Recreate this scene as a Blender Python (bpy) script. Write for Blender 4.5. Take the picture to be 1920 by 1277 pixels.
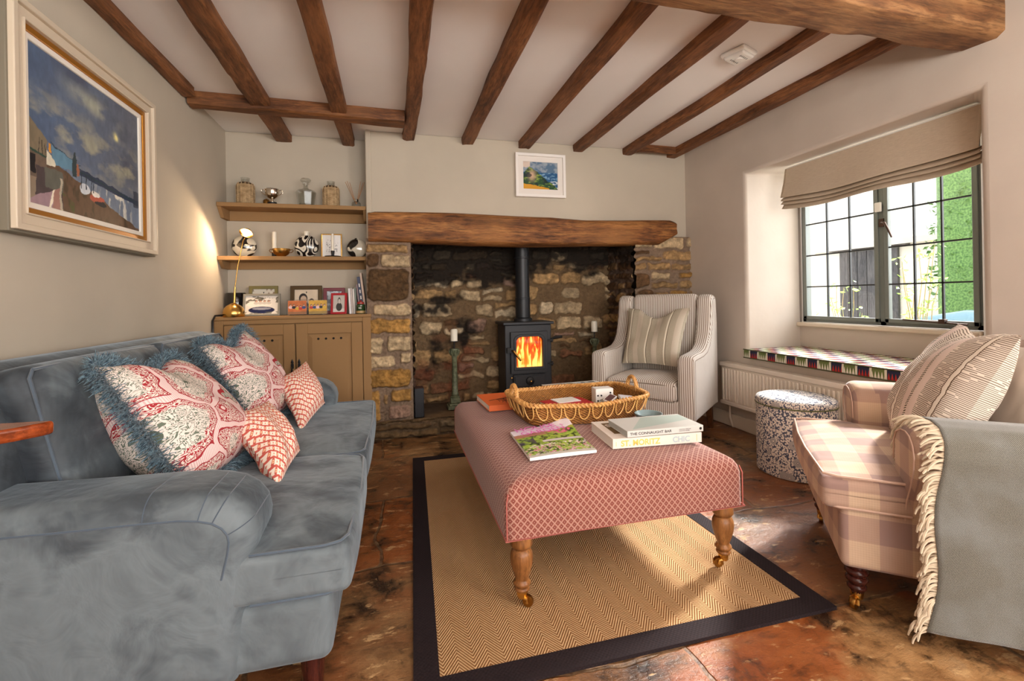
import bpy, bmesh, math, random
import numpy as np
from mathutils import Vector, Matrix
for o in list(bpy.data.objects): bpy.data.objects.remove(o)
SC = bpy.context.scene; COL = SC.collection
PI = math.pi
# ------------------------------------------------------------------ camera
F_PX, CY_PX, YAW, ROLL = 861.8, 559.2, .2525, -.018
cf = Vector((math.sin(YAW), math.cos(YAW), 0)); cr = Vector((math.cos(YAW), -math.sin(YAW), 0)); cu = Vector((0, 0, 1))
cr2 = cr*math.cos(ROLL) + cu*math.sin(ROLL); cu2 = cu*math.cos(ROLL) - cr*math.sin(ROLL)
cam = bpy.data.cameras.new('camera'); co = bpy.data.objects.new('camera', cam); COL.objects.link(co)
M3 = Matrix((cr2, cu2, -cf)).transposed().to_4x4(); M3.translation = Vector((0, 0, 1.0)); co.matrix_world = M3
cam.sensor_width = 36; cam.lens = F_PX/1920*36; cam.shift_y = -(638.5-CY_PX)/1920; cam.clip_start = .02
SC.camera = co
# ------------------------------------------------------------------ exposure, sky, lights
SC.view_settings.view_transform = 'Standard'; SC.view_settings.look = 'None'
SC.view_settings.exposure = 0.66; SC.view_settings.gamma = 1; SC.view_settings.use_curve_mapping = False
w = bpy.data.worlds.new('sky'); SC.world = w; w.use_nodes = True
bg = w.node_tree.nodes['Background']; bg.inputs[0].default_value = (.93, .97, 1, 1); bg.inputs[1].default_value = 1.5
def light(name, kind, loc, aim, energy, color=(1, 1, 1), size=1, size_y=None, **kw):
    l = bpy.data.lights.new(name, kind); o = bpy.data.objects.new(name, l); COL.objects.link(o)
    o.location = loc; d = Vector(aim)-Vector(loc); o.rotation_euler = d.to_track_quat('-Z', 'Y').to_euler()
    l.energy = energy; l.color = color
    if kind == 'AREA':
        l.shape = 'RECTANGLE'; l.size = size; l.size_y = size_y or size
    elif kind == 'SUN': l.angle = size
    else: l.shadow_soft_size = size
    for k, v in kw.items(): setattr(l, k, v)
    return o
light('sun', 'SUN', (6, 4, 6), (6-.84, 4-.36, 6-.62), 10, (1, .96, .9), math.radians(6))
light('daylight_high_over_window', 'AREA', (4.6, 2.95, 3.1), (2.0, 1.8, .4), 170, (.97, .98, 1), 2.6, 1.6)
light('added_window_fill', 'AREA', (4.7, 1.6, 1.75), (0, 1.9, .5), 48, (.98, .99, 1), 1.7, 1.5)  # added panel outside, kept out of view, strengthens the light through the window
light('added_rear_fill', 'AREA', (.5, -2.62, 1.35), (.5, -.6, 2.3), 66, (1, .975, .94), 2.6, 1.5)  # added fill lamp behind the camera, tilted up at the ceiling
light('added_side_fill', 'AREA', (2.62, -1.1, 1.35), (.6, -.3, 2.3), 52, (1, .975, .945), 1.3, 1.3)  # second added fill lamp out of view, aimed up from the right
light('added_ceiling_fill', 'AREA', (.9, -.75, 1.45), (.9, -.6, 2.3), 52, (1, .95, .89), 1.2, .8)  # made-up lamp behind the camera, added to brighten the ceiling

# ------------------------------------------------------------------ mesh helpers
def lin(c):
    return tuple(((x/12.92) if x <= .04045 else ((x+.055)/1.055)**2.4) for x in c[:3])
def S(*c):                                   # sRGB 0-255 -> linear
    return lin([x/255 for x in c])
def tag(o, label=None, cat=None, group=None, kind=None):
    if label: o['label'] = label
    if cat: o['category'] = cat
    if group: o['group'] = group
    if kind: o['kind'] = kind
    return o
def thing(name, label, cat, loc=(0, 0, 0), rz=0, group=None):
    o = bpy.data.objects.new(name, None); COL.objects.link(o); o.location = loc; o.rotation_euler = (0, 0, rz)
    o.empty_display_size = .05
    return tag(o, label, cat, group)
def copy_tree(o, parent=None):
    c = o.copy(); COL.objects.link(c); c.parent = parent
    for ch in [x for x in COL.objects if x.parent == o]: copy_tree(ch, c)
    return c
class B:
    def __init__(s): s.v = []; s.f = []; s.c = []; s.uv = []
    def add(s, vs, fs, col=None, uv=None):
        n = len(s.v); s.v += [tuple(v) for v in vs]; s.f += [tuple(i+n for i in f) for f in fs]
        s.c += [col]*len(vs); s.uv += (list(uv) if uv is not None else [(0, 0)]*len(vs)); return s
    def box(s, x0, x1, y0, y1, z0, z1, col=None):
        v = [(x, y, z) for x in (x0, x1) for y in (y0, y1) for z in (z0, z1)]
        return s.add(v, [(0, 1, 3, 2), (4, 6, 7, 5), (0, 4, 5, 1), (2, 3, 7, 6), (0, 2, 6, 4), (1, 5, 7, 3)], col)
    def obox(s, c, sz, rot=None, col=None):
        R = rot or Matrix.Identity(3); c = Vector(c); hx, hy, hz = [q/2 for q in sz]
        v = [c+R@Vector((x, y, z)) for x in (-hx, hx) for y in (-hy, hy) for z in (-hz, hz)]
        return s.add(v, [(0, 1, 3, 2), (4, 6, 7, 5), (0, 4, 5, 1), (2, 3, 7, 6), (0, 2, 6, 4), (1, 5, 7, 3)], col)
    def quad(s, a, b, c, d, uv=None): return s.add([a, b, c, d], [(0, 1, 2, 3)], None, uv)
    def tube(s, pts, r, seg=8, closed=False, cap=True, col=None):
        pts = [Vector(p) for p in pts]; n = len(pts); rs = r if isinstance(r, (list, tuple)) else [r]*n
        vs = []; N = None
        for i, p in enumerate(pts):
            a = pts[(i-1) % n] if (closed or i > 0) else p; b = pts[(i+1) % n] if (closed or i < n-1) else p
            t = (b-a); t = t.normalized() if t.length > 1e-9 else Vector((0, 0, 1))
            if N is None:
                N = t.cross(Vector((0, 0, 1)) if abs(t.z) < .9 else Vector((1, 0, 0))).normalized()
            N = (N-t*N.dot(t)); N = N.normalized() if N.length > 1e-9 else t.orthogonal().normalized()
            Bn = t.cross(N)
            vs += [p+(N*math.cos(k*2*PI/seg)+Bn*math.sin(k*2*PI/seg))*rs[i] for k in range(seg)]
        fs = []
        for i in range(n if closed else n-1):
            j = (i+1) % n
            fs += [(i*seg+k, i*seg+(k+1) % seg, j*seg+(k+1) % seg, j*seg+k) for k in range(seg)]
        if cap and not closed:
            fs += [tuple(range(seg))[::-1], tuple((n-1)*seg+k for k in range(seg))]
        return s.add(vs, fs, col)
    def lathe(s, prof, c=(0, 0, 0), seg=24, sx=1, sy=1, ax='z', col=None):
        vs = []; n = len(prof)
        for r, h in prof:
            for k in range(seg):
                a = k*2*PI/seg; x, y = r*math.cos(a)*sx, r*math.sin(a)*sy
                p = (x, y, h) if ax == 'z' else ((x, h, y) if ax == 'y' else (h, x, y))
                vs.append((c[0]+p[0], c[1]+p[1], c[2]+p[2]))
        fs = [(i*seg+k, i*seg+(k+1) % seg, (i+1)*seg+(k+1) % seg, (i+1)*seg+k) for i in range(n-1) for k in range(seg)]
        if prof[0][0] > 1e-6: fs.append(tuple(range(seg))[::-1])
        if prof[-1][0] > 1e-6: fs.append(tuple((n-1)*seg+k for k in range(seg)))
        return s.add(vs, fs, col)
    def grid(s, fn, nu, nv, cu=False, uvs=(1, 1)):
        vs = []; uv = []
        for i in range(nu+1):
            for j in range(nv+1):
                u, v = i/nu, j/nv; vs.append(fn(u, v)); uv.append((u*uvs[0], v*uvs[1]))
        fs = [(i*(nv+1)+j, (i+1)*(nv+1)+j, (i+1)*(nv+1)+j+1, i*(nv+1)+j+1) for i in range(nu) for j in range(nv)]
        return s.add(vs, fs, None, uv)
    def prism(s, poly, a, b, ax='y'):
        """extrude a 2-D polygon (u,w) between a and b along ax"""
        def P(u, w, t): return (u, t, w) if ax == 'y' else ((t, u, w) if ax == 'x' else (u, w, t))
        n = len(poly); vs = [P(*p, a) for p in poly]+[P(*p, b) for p in poly]
        fs = [(i, (i+1) % n, n+(i+1) % n, n+i) for i in range(n)]+[tuple(range(n))[::-1], tuple(range(n, 2*n))]
        return s.add(vs, fs)
    def loft(s, poly, a, b, r, ax='x', seg=5, bulge=0, cap_in=.012):
        """like prism, but the outline edges at both ends are rounded with radius r"""
        n = len(poly); P2 = [Vector(p) for p in poly]
        area = sum(P2[i].x*P2[(i+1) % n].y-P2[(i+1) % n].x*P2[i].y for i in range(n)); sg = 1 if area > 0 else -1
        N = []
        for i in range(n):
            t = (P2[(i+1) % n]-P2[i-1]).normalized(); N.append(Vector((-t.y, t.x))*sg)
        def Pt(p, t): return (t, p.x, p.y) if ax == 'x' else ((p.x, t, p.y) if ax == 'y' else (p.x, p.y, t))
        left = [(a+r*(1-math.cos(PI/2*k/seg)), r*(1-math.sin(PI/2*k/seg))) for k in range(seg+1)]
        right = [(a+b-t, d) for t, d in left[::-1]]
        rows = left+right; vs = []
        for t, d in rows: vs += [Pt(P2[i]+N[i]*d, t) for i in range(n)]
        fs = []
        for k in range(len(rows)-1):
            fs += [(k*n+i, k*n+(i+1) % n, (k+1)*n+(i+1) % n, (k+1)*n+i) for i in range(n)]
        # end caps with an inner ring
        fs += [tuple(range(n))[::-1], tuple((len(rows)-1)*n+i for i in range(n))]
        return s.add(vs, fs)
    def rbox(s, c, sz, r, puff=(0, 0), n=8, k=4, rot=None, wob=None, pf=None):
        """rounded upholstered box; puff = bulge of top, of bottom"""
        h = [q/2 for q in sz]
        def axis(hh):
            inn = max(hh-r, .0005)
            a = [-hh+(hh-inn)*i/k for i in range(k)]; m = [-inn+2*inn*i/n for i in range(n+1)]
            return a+m+[-q for q in a[::-1]]
        A = [axis(q) for q in h]; idx = {}; vs = []; fs = []; uvs = []
        def vert(p):
            key = tuple(round(q, 6) for q in p)
            if key in idx: return idx[key]
            q = [max(-(h[i]-r), min(h[i]-r, p[i])) for i in range(3)]
            d = Vector([p[i]-q[i] for i in range(3)])
            # map cube-edge shell to sphere
            if d.length > 0: d = d.normalized()*r
            o = Vector(q)+d
            bx = max(0, 1-(o.x/h[0])**2); by = max(0, 1-(o.y/h[1])**2)
            if o.z > 0: o.z += puff[0]*(bx*by)**.6*(o.z/h[2])
            else: o.z += puff[1]*(bx*by)**.6*(o.z/h[2])
            if pf: o = pf(o)
            if rot: o = rot@o
            o = o+Vector(c); idx[key] = len(vs); vs.append(o); uvs.append((p[0], p[1]))
            return idx[key]
        for ax in range(3):
            a, b = [(1, 2), (2, 0), (0, 1)][ax]
            for sg in (-1, 1):
                for i in range(len(A[a])-1):
                    for j in range(len(A[b])-1):
                        q = []
                        for (ii, jj) in ((i, j), (i+1, j), (i+1, j+1), (i, j+1)):
                            p = [0, 0, 0]; p[ax] = sg*h[ax]; p[a] = A[a][ii]; p[b] = A[b][jj]; q.append(vert(p))
                        if sg < 0: q = q[::-1]
                        fs.append(tuple(q))
        return s.add(vs, fs, None, uvs)
    def build(s, name, mat, parent=None, angle=40, bevel=0, sub=0, loc=None, merge=False, bseg=2):
        me = bpy.data.meshes.new(name); me.from_pydata(s.v, [], s.f)
        if any(c is not None for c in s.c):
            at = me.color_attributes.new('Col', 'FLOAT_COLOR', 'POINT')
            at.data.foreach_set('color', [q for c in s.c for q in (tuple(c or (1, 1, 1))[:3]+(1,))])
        if any(u != (0, 0) for u in s.uv):
            ul = me.uv_layers.new(name='UVMap'); li = np.zeros(len(me.loops), dtype=np.int32)
            me.loops.foreach_get('vertex_index', li); ul.data.foreach_set('uv', np.array(s.uv, dtype=np.float32)[li].ravel())
        bm = bmesh.new(); bm.from_mesh(me)
        if merge: bmesh.ops.remove_doubles(bm, verts=bm.verts, dist=1e-5)
        bmesh.ops.recalc_face_normals(bm, faces=bm.faces); bm.to_mesh(me); bm.free()
        if angle:
            me.polygons.foreach_set('use_smooth', [True]*len(me.polygons)); me.set_sharp_from_angle(angle=math.radians(angle))
        o = bpy.data.objects.new(name, me); COL.objects.link(o)
        if mat: me.materials.append(mat)
        if parent: o.parent = parent
        if loc: o.location = loc
        if bevel:
            m = o.modifiers.new('bevel', 'BEVEL'); m.width = bevel; m.segments = bseg; m.limit_method = 'ANGLE'; m.angle_limit = math.radians(50)
        if sub:
            m = o.modifiers.new('sub', 'SUBSURF'); m.levels = sub; m.render_levels = sub
        return o
def text(s, name, mat, parent, loc, rot, size, extrude=.0004, align='LEFT', sx=1, bold=0):
    c = bpy.data.curves.new(name, 'FONT'); c.body = s; c.size = size; c.extrude = extrude; c.align_x = align; c.offset = bold
    t = bpy.data.objects.new(name, c); COL.objects.link(t); bpy.context.view_layer.update()
    me = bpy.data.meshes.new_from_object(t); bpy.data.objects.remove(t); me.name = name
    o = bpy.data.objects.new(name, me); COL.objects.link(o); me.materials.clear(); me.materials.append(mat)
    o.parent = parent; o.location = loc; o.rotation_euler = rot; o.scale = (sx, 1, 1); return o
# ------------------------------------------------------------------ numpy noise
_VN = {}
def vnoise(x, y, seed=0):
    if seed not in _VN: _VN[seed] = np.random.RandomState(seed % 100000).rand(257, 257)
    T = _VN[seed]
    xi = np.floor(x).astype(int); yi = np.floor(y).astype(int); fx = x-xi; fy = y-yi
    fx = fx*fx*(3-2*fx); fy = fy*fy*(3-2*fy); xi %= 256; yi %= 256
    return (T[xi, yi]*(1-fx)+T[xi+1, yi]*fx)*(1-fy)+(T[xi, yi+1]*(1-fx)+T[xi+1, yi+1]*fx)*fy
def fbm(x, y, seed=0, o=4):
    s = 0; a = .5; t = 0
    for i in range(o): s = s+a*vnoise(x*2**i+i*17.3, y*2**i+i*9.1, seed+i); t += a; a *= .5
    return s/t
def npgrid(name, P, C, mat, parent=None, angle=None, closed=False):
    """P: (n,m,3) positions, C: (n,m,3) linear colours"""
    n, m = P.shape[:2]; i = np.arange(n-1)[:, None]*m+np.arange(m-1)[None, :]
    F = np.stack([i, i+m, i+m+1, i+1], -1).reshape(-1, 4)
    me = bpy.data.meshes.new(name); me.vertices.add(n*m); me.vertices.foreach_set('co', P.reshape(-1).astype(np.float32))
    me.loops.add(F.size); me.loops.foreach_set('vertex_index', F.reshape(-1).astype(np.int32))
    me.polygons.add(len(F)); me.polygons.foreach_set('loop_start', np.arange(0, F.size, 4, dtype=np.int32))
    me.polygons.foreach_set('loop_total', np.full(len(F), 4, dtype=np.int32)); me.update(calc_edges=True)
    me.polygons.foreach_set('use_smooth', [True]*len(F))
    if C is not None:
        at = me.color_attributes.new('Col', 'FLOAT_COLOR', 'POINT')
        at.data.foreach_set('color', np.concatenate([C, np.ones((n, m, 1))], -1).reshape(-1).astype(np.float32))
    o = bpy.data.objects.new(name, me); COL.objects.link(o); me.materials.append(mat)
    if parent: o.parent = parent
    return o
# ------------------------------------------------------------------ node helper
class NT:
    def __init__(s, name):
        s.m = bpy.data.materials.new(name); s.m.use_nodes = True; s.t = s.m.node_tree; s.n = s.t.nodes
        s.b = s.n['Principled BSDF']; s._tc = None
    def new(s, k, **kw):
        x = s.n.new(k)
        for a, v in kw.items(): setattr(x, a, v)
        return x
    def link(s, a, b): s.t.links.new(a, b)
    def put(s, sock, v):
        if isinstance(v, bpy.types.NodeSocket): s.link(v, sock)
        elif v is not None:
            if isinstance(v, (tuple, list)) and len(v) == 3 and sock.type == 'RGBA': v = tuple(v)+(1,)
            sock.default_value = v
    @property
    def tc(s):
        if not s._tc: s._tc = s.new('ShaderNodeTexCoord')
        return s._tc
    def obj(s): return s.tc.outputs['Object']
    def uv(s): return s.tc.outputs['UV']
    def m_(s, op, a, b=None, c=None):
        x = s.new('ShaderNodeMath', operation=op); s.put(x.inputs[0], a)
        if b is not None: s.put(x.inputs[1], b)
        if c is not None: s.put(x.inputs[2], c)
        return x.outputs[0]
    def add(s, a, b): return s.m_('ADD', a, b)
    def sub(s, a, b): return s.m_('SUBTRACT', a, b)
    def mul(s, a, b): return s.m_('MULTIPLY', a, b)
    def sin(s, a): return s.m_('SINE', a)
    def fr(s, a): return s.m_('FRACT', a)
    def fl(s, a): return s.m_('FLOOR', a)
    def ab(s, a): return s.m_('ABSOLUTE', a)
    def gt(s, a, b): return s.m_('GREATER_THAN', a, b)
    def lt(s, a, b): return s.m_('LESS_THAN', a, b)
    def mx(s, a, b): return s.m_('MAXIMUM', a, b)
    def mn(s, a, b): return s.m_('MINIMUM', a, b)
    def sep(s, v): x = s.new('ShaderNodeSeparateXYZ'); s.put(x.inputs[0], v); return x.outputs[0], x.outputs[1], x.outputs[2]
    def comb(s, x=0., y=0., z=0.):
        c = s.new('ShaderNodeCombineXYZ')
        for i, q in enumerate((x, y, z)): s.put(c.inputs[i], q)
        return c.outputs[0]
    def scale(s, v, k):
        x = s.new('ShaderNodeMapping'); s.put(x.inputs[0], v); x.inputs['Scale'].default_value = k if isinstance(k, tuple) else (k, k, k); return x.outputs[0]
    def vadd(s, a, b): x = s.new('ShaderNodeVectorMath', operation='ADD'); s.put(x.inputs[0], a); s.put(x.inputs[1], b); return x.outputs[0]
    def vmul(s, a, k): x = s.new('ShaderNodeVectorMath', operation='SCALE'); s.put(x.inputs[0], a); s.put(x.inputs[3], k); return x.outputs[0]
    def noise(s, v=None, sc=5, det=3, ro=.5, dist=0, col=False):
        x = s.new('ShaderNodeTexNoise'); s.put(x.inputs['Vector'], v if v is not None else s.obj())
        x.inputs['Scale'].default_value = sc; x.inputs['Detail'].default_value = det; x.inputs['Roughness'].default_value = ro
        x.inputs['Distortion'].default_value = dist; return x.outputs[1 if col else 0]
    def vor(s, v=None, sc=5, feat='F1', out=0, rnd=1):
        x = s.new('ShaderNodeTexVoronoi', feature=feat); s.put(x.inputs['Vector'], v if v is not None else s.obj())
        x.inputs['Scale'].default_value = sc; x.inputs['Randomness'].default_value = rnd; return x.outputs[out]
    def ramp(s, f, stops, const=False):
        x = s.new('ShaderNodeValToRGB'); s.put(x.inputs[0], f); e = x.color_ramp.elements
        if const: x.color_ramp.interpolation = 'CONSTANT'
        while len(e) < len(stops): e.new(1)
        for q, (p, c) in zip(e, stops):
            q.position = p; q.color = (tuple(c)+(1,))[:4] if isinstance(c, (tuple, list)) else (c, c, c, 1)
        return x.outputs[0]
    def step(s, f, a, b):
        x = s.new('ShaderNodeMapRange'); s.put(x.inputs[0], f); x.inputs[1].default_value = a; x.inputs[2].default_value = b; return x.outputs[0]
    def mix(s, f, a, b, mode='MIX'):
        x = s.new('ShaderNodeMix', data_type='RGBA', blend_type=mode); s.put(x.inputs[0], f); s.put(x.inputs[6], a); s.put(x.inputs[7], b); return x.outputs[2]
    def attr(s, n='Col'): x = s.new('ShaderNodeVertexColor'); x.layer_name = n; return x.outputs[0]
    def box(s):
        """two in-surface coordinates picked by the main direction of the object-space normal"""
        x, y, z = s.sep(s.obj()); a, b, c = [s.ab(q) for q in s.sep(s.tc.outputs['Normal'])]
        isz = s.gt(c, s.mx(a, b)); isx = s.mul(s.gt(a, b), s.sub(1, isz))
        u = s.add(s.mul(isx, y), s.mul(s.sub(1, isx), x))
        v = s.add(s.mul(isz, y), s.mul(s.sub(1, isz), z)); return u, v
    def bump(s, h, st=.3, d=.01):
        x = s.new('ShaderNodeBump'); s.put(x.inputs['Height'], h); x.inputs['Strength'].default_value = st; x.inputs['Distance'].default_value = d
        s.link(x.outputs[0], s.b.inputs['Normal']); return x
    def out(s, col=None, rough=.6, metal=0, spec=None, sheen=0, sheen_rough=.5, coat=0, trans=0, ior=None, emis=None, emis_s=0, sheen_tint=None, sub=0):
        i = s.b.inputs
        s.put(i['Base Color'], col); s.put(i['Roughness'], rough); s.put(i['Metallic'], metal)
        if spec is not None: s.put(i['Specular IOR Level'], spec)
        if sheen: s.put(i['Sheen Weight'], sheen); s.put(i['Sheen Roughness'], sheen_rough)
        if sheen_tint: s.put(i['Sheen Tint'], sheen_tint)
        if coat: s.put(i['Coat Weight'], coat)
        if trans: s.put(i['Transmission Weight'], trans)
        if ior: s.put(i['IOR'], ior)
        if emis is not None: s.put(i['Emission Color'], emis); s.put(i['Emission Strength'], emis_s)
        return s.m
MC = {}
def plain(name, col, rough=.6, metal=0, **kw):
    if name not in MC: MC[name] = NT(name).out(tuple(col), rough, metal, **kw)
    return MC[name]
def plaster(name, col, amt=.06):
    n = NT(name); f = n.noise(sc=2.2, det=4, ro=.5); g = n.noise(sc=34, det=2)
    c = n.mix(n.step(f, .3, .7), tuple(q*(1-amt) for q in col), tuple(min(1, q*(1+amt)) for q in col))
    n.bump(n.add(n.mul(f, 1.0), n.mul(g, .06)), .4, .02); return n.out(c, .85, spec=.2)
WALL = plaster('wall_plaster', S(190, 179, 162)); WALLR = plaster('wall_plaster_window_side', S(208, 196, 183))
CEIL = plaster('ceiling_plaster', S(240, 235, 231), .02)
SILL = plain('cream_gloss_paint', S(222, 208, 188), .45)
def wood(name, dark, mid, light, sc=1.0, axis=0, rough=.55, knots=True, bump=.35):
    n = NT(name); k = [14, 14, 14]; k[axis] = 1.3; v = n.scale(n.obj(), tuple(q*sc for q in k))
    w_ = n.noise(sc=2.0, det=2); v2 = n.vadd(v, n.vmul(n.noise(sc=3*sc, det=3, col=True), 1.6))
    g = n.noise(v2, sc=1.6, det=8, ro=.65); g2 = n.noise(n.scale(v, 3.0), sc=2.5, det=4, ro=.7)
    c = n.ramp(g, [(.25, dark), (.48, mid), (.72, light)])
    c = n.mix(n.mul(n.step(g2, .55, .38), .6), c, dark); c = n.mix(n.mul(n.step(w_, .5, .75), .5), c, light)
    n.bump(n.add(g, n.mul(g2, .8)), bump, .01); return n.out(c, rough, spec=.35)
OAKX = wood('old_oak_along_x', S(42, 22, 10), S(110, 66, 34), S(158, 104, 60), 1, 0, .6)
OAKY = wood('old_oak_along_y', S(50, 28, 14), S(120, 74, 42), S(162, 108, 66), 1, 1, .6)
OAKBIG = wood('pale_worn_oak', S(58, 34, 18), S(126, 84, 50), S(172, 128, 84), .8, 0, .6)
MANTEL = wood('mantel_oak', S(34, 17, 8), S(130, 80, 40), S(192, 132, 74), .8, 0, .5, bump=.8)
TURN = wood('honey_turned_wood', S(84, 48, 22), S(140, 90, 48), S(172, 120, 70), 1.2, 2, .35, bump=.08)
MAHOG = wood('dark_mahogany', S(26, 10, 8), S(62, 24, 18), S(90, 40, 28), 1, 2, .22, bump=.04)
WALNUT = wood('walnut_leg', S(44, 22, 12), S(92, 56, 32), S(120, 78, 46), 1, 2, .4, bump=.05)
TABLE = wood('table_top_wood', S(70, 26, 10), S(140, 62, 26), S(180, 92, 44), .6, 0, .12, bump=.03)
CABINET = plaster('cabinet_paint_taupe', S(152, 118, 80), .03)
SHELFP = CABINET
BRASS = plain('brass', S(214, 168, 92), .25, 1); BRASSD = plain('aged_brass', S(160, 116, 58), .35, 1)
SILVER = plain('silver', S(225, 215, 200), .15, 1); IRON = plain('black_iron', S(26, 25, 26), .5, .3)
BLACK = plain('black_plastic', S(16, 16, 20), .3); WHITE = plain('white_card', S(236, 232, 226), .6)
LEAD = plain('grey_painted_metal', S(122, 130, 126), .45); LEADD = plain('dark_lead', S(52, 56, 58), .5)
def clear_mat():
    n = NT('clear_glass'); n.n.remove(n.b); tr = n.new('ShaderNodeBsdfTransparent'); tr.inputs[0].default_value = (.93, .94, .93, 1); gl = n.new('ShaderNodeBsdfGlossy'); gl.inputs['Roughness'].default_value = .04
    lw = n.new('ShaderNodeLayerWeight'); lw.inputs[0].default_value = .35; mx = n.new('ShaderNodeMixShader'); n.link(n.mul(lw.outputs['Facing'], .75), mx.inputs[0]); n.link(tr.outputs[0], mx.inputs[1]); n.link(gl.outputs[0], mx.inputs[2])
    n.link(mx.outputs[0], n.n['Material Output'].inputs[0]); return n.m
GLASS = clear_mat()
def pane_mat():
    n = NT('window_glass'); n.n.remove(n.b); tr = n.new('ShaderNodeBsdfTransparent'); gl = n.new('ShaderNodeBsdfGlossy'); gl.inputs['Roughness'].default_value = .02
    mx = n.new('ShaderNodeMixShader'); mx.inputs[0].default_value = .05; n.link(tr.outputs[0], mx.inputs[1]); n.link(gl.outputs[0], mx.inputs[2])
    n.link(mx.outputs[0], n.n['Material Output'].inputs[0]); return n.m
PANE = pane_mat()
def attr_mat(name, rough=.7, bump=0, fine=None, spec=.3):
    n = NT(name); c = n.attr()
    if fine:
        f = n.noise(sc=fine, det=6, ro=.7); c = n.mix(n.step(f, .35, .75), c, n.mix(.5, c, (.02, .012, .006)))
        n.bump(f, bump, .01)
    return n.out(c, rough, spec=spec)
STONE = attr_mat('rubble_stone', .85, .8, 38); PAINT = attr_mat('oil_paint', .55); PRINT = attr_mat('printed_paper', .35)
# flagstones
def floor_mat():
    n = NT('flagstones'); o = n.obj(); wv = n.vadd(o, n.vmul(n.noise(sc=2.3, det=4, col=True), .16))
    br = n.new('ShaderNodeTexBrick', offset=.38); n.link(wv, br.inputs[0])
    for k, v in (('Scale', 1.0), ('Mortar Size', .009), ('Mortar Smooth', .5), ('Bias', 0), ('Brick Width', .86), ('Row Height', .62)): br.inputs[k].default_value = v
    br.inputs['Color1'].default_value = (0, 0, 0, 1); br.inputs['Color2'].default_value = (1, 1, 1, 1)
    f = n.noise(sc=1.6, det=9, ro=.68, dist=.25); g = n.noise(sc=5, det=10, ro=.72, dist=.2); h = n.noise(sc=30, det=6, ro=.75); hs = n.noise(n.scale(o, (9, 22, 1)), sc=1, det=8, ro=.7, dist=.3)
    f2 = n.noise(n.vadd(o, (7., 3., 1.)), sc=1.2, det=6, ro=.65, dist=.6)
    r = n.add(n.mul(f, .75), n.mul(g, .5))
    c = n.ramp(r, [(.40, S(40, 25, 15)), (.51, S(82, 51, 28)), (.61, S(122, 82, 45)), (.72, S(174, 132, 86)), (.84, S(160, 134, 104))])
    c = n.mix(n.mul(n.step(f2, .44, .54), .85), c, n.mix(g, S(70, 27, 5), S(172, 84, 20)))
    c = n.mix(n.mul(br.outputs[0], .5), c, n.mix(g, S(70, 52, 36), S(150, 122, 88)))
    c = n.mix(n.mul(n.step(g, .48, .38), .85), c, S(26, 18, 13))
    c = n.mix(n.mul(n.step(hs, .58, .63), .7), c, S(202, 164, 116))
    c = n.mix(n.mul(n.step(hs, .45, .33), .6), c, S(34, 22, 14))
    c = n.mix(n.mul(n.step(h, .62, .70), .5), c, S(200, 164, 120)); c = n.mix(n.mul(n.step(h, .40, .30), .6), c, S(30, 19, 12))
    c = n.mix(n.mul(br.outputs['Fac'], .8), c, n.mix(n.step(h, .4, .6), S(48, 34, 24), S(120, 96, 70)))
    n.bump(n.sub(n.add(n.add(n.mul(g, .8), n.mul(hs, .4)), n.mul(h, .2)), n.mul(br.outputs['Fac'], .5)), .5, .02)
    return n.out(c, n.step(g, .05, 1.25), spec=.55)
FLOOR = floor_mat()
HEARTH = attr_mat('hearth_stone', .8, .6, 20)
def rug_mat():
    n = NT('sisal_herringbone'); x, y, z = n.sep(n.obj())
    band = n.fl(n.mul(x, 1/.042)); par = n.sub(n.mul(n.m_('MODULO', n.ab(band), 2), 2), 1)
    ph = n.add(n.mul(y, 1.0), n.mul(n.mul(n.sub(n.fr(n.mul(x, 1/.042)), .5), par), .060))
    st = n.add(n.mul(n.sin(n.mul(ph, 2*PI/.0125)), .5), .5); f = n.noise(sc=5, det=5); f2 = n.noise(sc=260, det=2)
    c = n.mix(n.step(st, .25, .7), S(120, 82, 48), S(210, 178, 136))
    c = n.mix(n.mul(f, .35), c, S(160, 106, 58)); c = n.mix(n.mul(f2, .3), c, S(120, 86, 56))
    c = n.mix(n.mul(n.step(n.noise(sc=3.1, det=3), .66, .72), .55), c, S(96, 66, 42))
    n.bump(n.add(st, f2), .5, .004); return n.out(c, .9, spec=.1)
RUG = rug_mat()
def weave(name, col, sc=600, amt=.25, rough=.9, sheen=.2, vary=.1):
    n = NT(name); u, v = n.box(); t = n.mul(n.sin(n.mul(u, sc)), n.sin(n.mul(v, sc))); f = n.noise(sc=6, det=4)
    c = n.mix(n.step(t, -.6, .6), tuple(q*(1-amt) for q in col), tuple(col)); c = n.mix(n.mul(n.step(f, .4, .7), vary*2), c, tuple(q*.75 for q in col))
    n.bump(t, .2, .002); return n.out(c, rough, spec=.15, sheen=sheen)
BORDER = weave('rug_border_tape', S(40, 31, 33), 500, sheen=0)
def velvet():
    n = NT('blue_grey_velvet'); f = n.noise(sc=2.3, det=4, ro=.55, dist=1.2); g = n.noise(sc=9, det=4, ro=.6, dist=.8)
    r = n.add(n.mul(f, .75), n.mul(g, .3))
    c = n.ramp(r, [(.36, S(40, 45, 51)), (.47, S(66, 73, 79)), (.58, S(104, 113, 118)), (.72, S(80, 87, 92))])
    lw = n.new('ShaderNodeLayerWeight'); lw.inputs[0].default_value = .35
    n.bump(n.add(n.noise(sc=3.5, det=3, dist=1.), n.mul(g, .3)), .35, .04)
    return n.out(c, .62, spec=.35, sheen=.5, sheen_rough=.4, sheen_tint=S(176, 190, 200))
VELVET = velvet(); VPIPE = plain('velvet_piping', S(62, 76, 90), .7, sheen=.4)
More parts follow.
